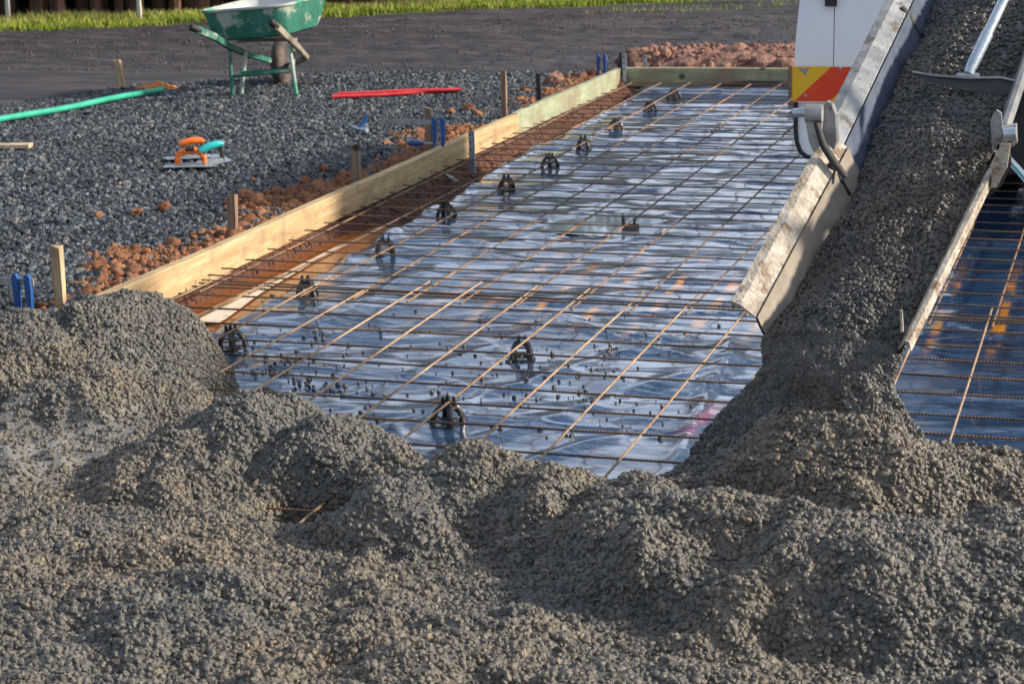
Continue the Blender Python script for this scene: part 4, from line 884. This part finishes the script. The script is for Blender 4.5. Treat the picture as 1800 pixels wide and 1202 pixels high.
# mudguard flap: white sheet with black rubber edge, rounded lower corner
fl_ = [(1400, 180), (1400, 225), (1402, 250), (1408, 266), (1418, 274), (1440, 277), (1520, 277), (1520, 180)]
m = MB(); m.prism([T(u, v, TY+.02) for u, v in fl_], (0, .012, 0)); m.build('mudguard', 'white_paint', t, smooth=False)
m = MB(); m.tube([T(u, v, TY+.012) for u, v in [(1399, 180), (1398.5, 225), (1400.5, 250), (1407, 267), (1418, 276), (1440, 279)]], .010, 8); m.build('mudguard_trim', 'rubber', t)
# frame, axles, wheels, drum
m = MB()
for x_ in (-.15, .75): m.box((x_, TY+3.6, .78), (.09, 7.0, .26))
m.box((.3, TY+.1, .72), (1.3, .12, .22)); m.box((.3, TY+1.6, .72), (.9, .14, .2)); m.build('chassis', 'chute_dark', t, smooth=False)
def wheel(x_, y_):
    m_ = MB(); c_ = Vector((x_, y_, .52)); m_.lathe(c_-Vector((.14, 0, 0)), (1, 0, 0), [(0, .30), (0, .42), (.03, .50), (.06, .515), (.22, .515), (.25, .50), (.28, .42), (.28, .30)], 36); w_ = m_.build('wheel', 'rubber', t)
    m_ = MB(); m_.lathe(c_-Vector((.05, 0, 0)), (1, 0, 0), [(0, .05), (0, .305), (.10, .305), (.10, .05)], 24); m_.build('rim', 'steel_dirty', w_)
for y_ in (TY+1.0, TY+2.35):
    for x_ in (-.62, -.30, .92, 1.24): wheel(x_, y_)
m = MB(); m.prism([Vector((-.55, TY+.15, .20)), Vector((1.1, TY+.15, .20)), Vector((1.1, TY+.15, .62)), Vector((-.55, TY+.15, .62))], (0, .02, 0)); m.build('mudflap', 'rubber', t, smooth=False)
pq_ = [aty(1768, 276, TY-.15), aty(1780, 288, TY-.15), aty(1792, 301, TY-.15), aty(1812, 325, TY-.15)]
m = MB(); m.tube(pq_, .016, 10); m.build('hose', 'white_paint', t); m = MB(); m.tube([p+Vector((-.004, -.0145, .003)) for p in pq_], .0045, 8); m.build('hose_stripe', 'teal', t)

# ================================================================ grass verge, trees, posts
def blades(name, n, mat, h0, h1, dmin, dmax, wb, xlim=(-13, -1.5)):
    x = xlim[0]+(xlim[1]-xlim[0])*RNG.random(n); dd = dmin+(dmax-dmin)*RNG.random(n)**1.3; y = grass_line(x)+dd+.12*fbm(x, x*0, .4, 3, 8)
    z = ground_z(x, y)-.005; a = RNG.random(n)*6.28; h = h0+(h1-h0)*RNG.random(n)**1.5; h *= .75+.5*(fbm(x, y, .5, 3, 97)+.5); w = wb*(.6+.8*RNG.random(n)); lx = (RNG.random(n)-.5)*.8*h; ly = (RNG.random(n)-.5)*.5*h
    keep = in_view(np.stack([x, y, z], 1), 250); x, y, z, a, h, w, lx, ly = (q[keep] for q in (x, y, z, a, h, w, lx, ly)); n = len(x)
    cx, sx = np.cos(a)*w/2, np.sin(a)*w/2
    V = np.stack([np.stack([x-cx, y-sx, z], 1), np.stack([x+cx, y+sx, z], 1), np.stack([x+cx*.6+lx*.4, y+sx*.6+ly*.4, z+h*.6], 1), np.stack([x-cx*.6+lx*.4, y-sx*.6+ly*.4, z+h*.6], 1), np.stack([x+lx, y+ly, z+h], 1)], 1).reshape(-1, 3)
    o = np.arange(n)*5; F = np.concatenate([np.stack([o, o+1, o+2], 1), np.stack([o, o+2, o+3], 1), np.stack([o+3, o+2, o+4], 1)])
    me = bpy.data.meshes.new(name); me.vertices.add(len(V)); me.vertices.foreach_set('co', V.astype(np.float32).ravel()); me.loops.add(F.size); me.loops.foreach_set('vertex_index', F.astype(np.int32).ravel())
    me.polygons.add(len(F)); me.polygons.foreach_set('loop_start', np.arange(0, F.size, 3, dtype=np.int32)); me.update(calc_edges=True); me.materials.append(MAT[mat])
    ob = bpy.data.objects.new(name, me); COL.objects.link(ob); return tag(ob, kind='stuff')
blades('grass', 60000, 'blade', .03, .095, 0, 1.8, .012); blades('dry_grass', 16000, 'blade_dry', .03, .11, .8, 1.7, .007)
# weeds on the graded soil at the far right
blades('weeds', 900, 'blade', .015, .05, -1.6, .3, .007, (-5.0, -3.2))
def tree_meshes(seed):
    rr = random.Random(seed); tk = MB(); H_ = rr.uniform(2.0, 2.4); lean = rr.uniform(-.12, .12)
    pts = [Vector((lean*k/6*1.0+rr.uniform(-.03, .03), rr.uniform(-.03, .03), H_*k/6)) for k in range(7)]; pts[0] = Vector((0, 0, -.1))
    r0 = rr.uniform(.045, .085); tk.tube(pts, [r0*(1-.12*k) for k in range(7)], 9)
    for _ in range(6):
        k = rr.randint(3, 6); p = pts[k]; a = rr.uniform(0, 6.28); tk.tube([p, p+Vector((math.cos(a)*.25, math.sin(a)*.25, .15)), p+Vector((math.cos(a)*.5, math.sin(a)*.5, .35))], [r0*.35, r0*.22, r0*.1], 5)
    cr = MB(); 
    for _ in range(26):
        c = Vector((rr.gauss(0, .55), rr.gauss(0, .5), rr.uniform(.9, H_+.2)))
        for _ in range(26):
            p = c+Vector((rr.gauss(0, .2), rr.gauss(0, .2), rr.gauss(0, .16))); n_ = Vector((rr.gauss(0, 1), rr.gauss(0, 1), rr.gauss(0, 1))).normalized(); x_ = n_.orthogonal().normalized(); y_ = n_.cross(x_); s_ = rr.uniform(.035, .08)
            cr.add([p-x_*s_, p+y_*s_*.5, p+x_*s_, p-y_*s_*.5], [(0, 1, 2, 3)])
    return tk.mesh('trunk', 'bark', smooth=True), cr.mesh('crown', 'leaf')
TM = [tree_meshes(s) for s in range(5)]
def bush_mesh(seed):
    rr = random.Random(seed); cr = MB()
    for _ in range(14):
        c = Vector((rr.gauss(0, .35), rr.gauss(0, .25), rr.uniform(.1, .9)))
        for _ in range(30):
            p = c+Vector((rr.gauss(0, .14), rr.gauss(0, .14), rr.gauss(0, .14))); n_ = Vector((rr.gauss(0, 1), rr.gauss(0, 1), rr.gauss(0, 1))).normalized(); x_ = n_.orthogonal().normalized(); y_ = n_.cross(x_); s_ = rr.uniform(.025, .06)
            cr.add([p-x_*s_, p+y_*s_*.5, p+x_*s_, p-y_*s_*.5], [(0, 1, 2, 3)])
    return cr.mesh('bush', 'leaf')
BMs = [bush_mesh(s) for s in range(3)]
k = 0
for row in range(3):
    for i in range(34):
        x = -13.5+i*.235+random.uniform(-.09, .09)+row*.11; y = grass_line(x)+1.7+row*.7+random.uniform(-.25, .25)
        if x > -5.6-.2*row: continue
        r = bpy.data.objects.new('tree', None); COL.objects.link(r); r.location = (x, y, .05); r.rotation_euler = (0, 0, random.uniform(0, 6.28)); s = random.uniform(.85, 1.05); r.scale = (s*random.uniform(.8, 1.3), s, s)
        tag(r, 'slender dark trunked tree in the wood beyond the grass verge', 'tree', 'trees of the wood beyond the grass')
        for me, nm in zip(TM[k % 5], ('trunk', 'crown')): o = bpy.data.objects.new(nm, me); COL.objects.link(o); o.parent = r
        k += 1
for i in range(36):
    x = -13.4+i*.22+random.uniform(-.2, .2); y = grass_line(x)+3.2+random.uniform(-.6, 1.6)
    if x > -5.2: continue
    o = bpy.data.objects.new('bush', BMs[i % 3]); COL.objects.link(o); o.location = (x, y, .08); o.scale = (1, 1, random.uniform(.9, 1.5)); o.rotation_euler = (0, 0, random.uniform(0, 6)); tag(o, 'dark green bush growing between the tree trunks', 'bush', 'bushes under the trees')
# the depth of the wood: one mass of trunks and leaves nobody could count
m = MB(); m.cm = 0
for _ in range(260):
    x = random.uniform(-22, -5.4); y = grass_line(x)+random.uniform(5, 12); r = random.uniform(.05, .12); m.tube([(x, y, 0), (x+random.uniform(-.15, .15), y, 1.3), (x, y, 2.6)], [r, r*.8, r*.4], 6)
m.cm = 1
for _ in range(22000):
    x = random.uniform(-22, -5.2); y = grass_line(x)+random.uniform(4, 12.5); z = random.uniform(0, 1.0)**1.3*2.6; n_ = Vector((random.gauss(0, 1), random.gauss(0, 1)-1, random.gauss(0, 1))).normalized(); x_ = n_.orthogonal().normalized(); y_ = n_.cross(x_); s_ = random.uniform(.10, .26); p = Vector((x, y, z))
    m.add([p-x_*s_, p+y_*s_*.6, p+x_*s_, p-y_*s_*.6], [(0, 1, 2, 3)])
o = m.build('far_wood', ['bark', 'leaf'], org=(0, 0, 0)); tag(o, kind='stuff')
for i, (u, v, lab) in enumerate(((15, 40, 'pale fence post at the left edge in front of the wood'), (246, 34, 'pale fence post left of the wheelbarrow in front of the wood'))):
    q = at(u, v, .1); p = aty(u-5, v-80, q.y); stake(q.x, q.y, 0, p.z, .036, 'post_white', lab, ((p.x-q.x)/p.z, 0), name='fence_post', cat='post')
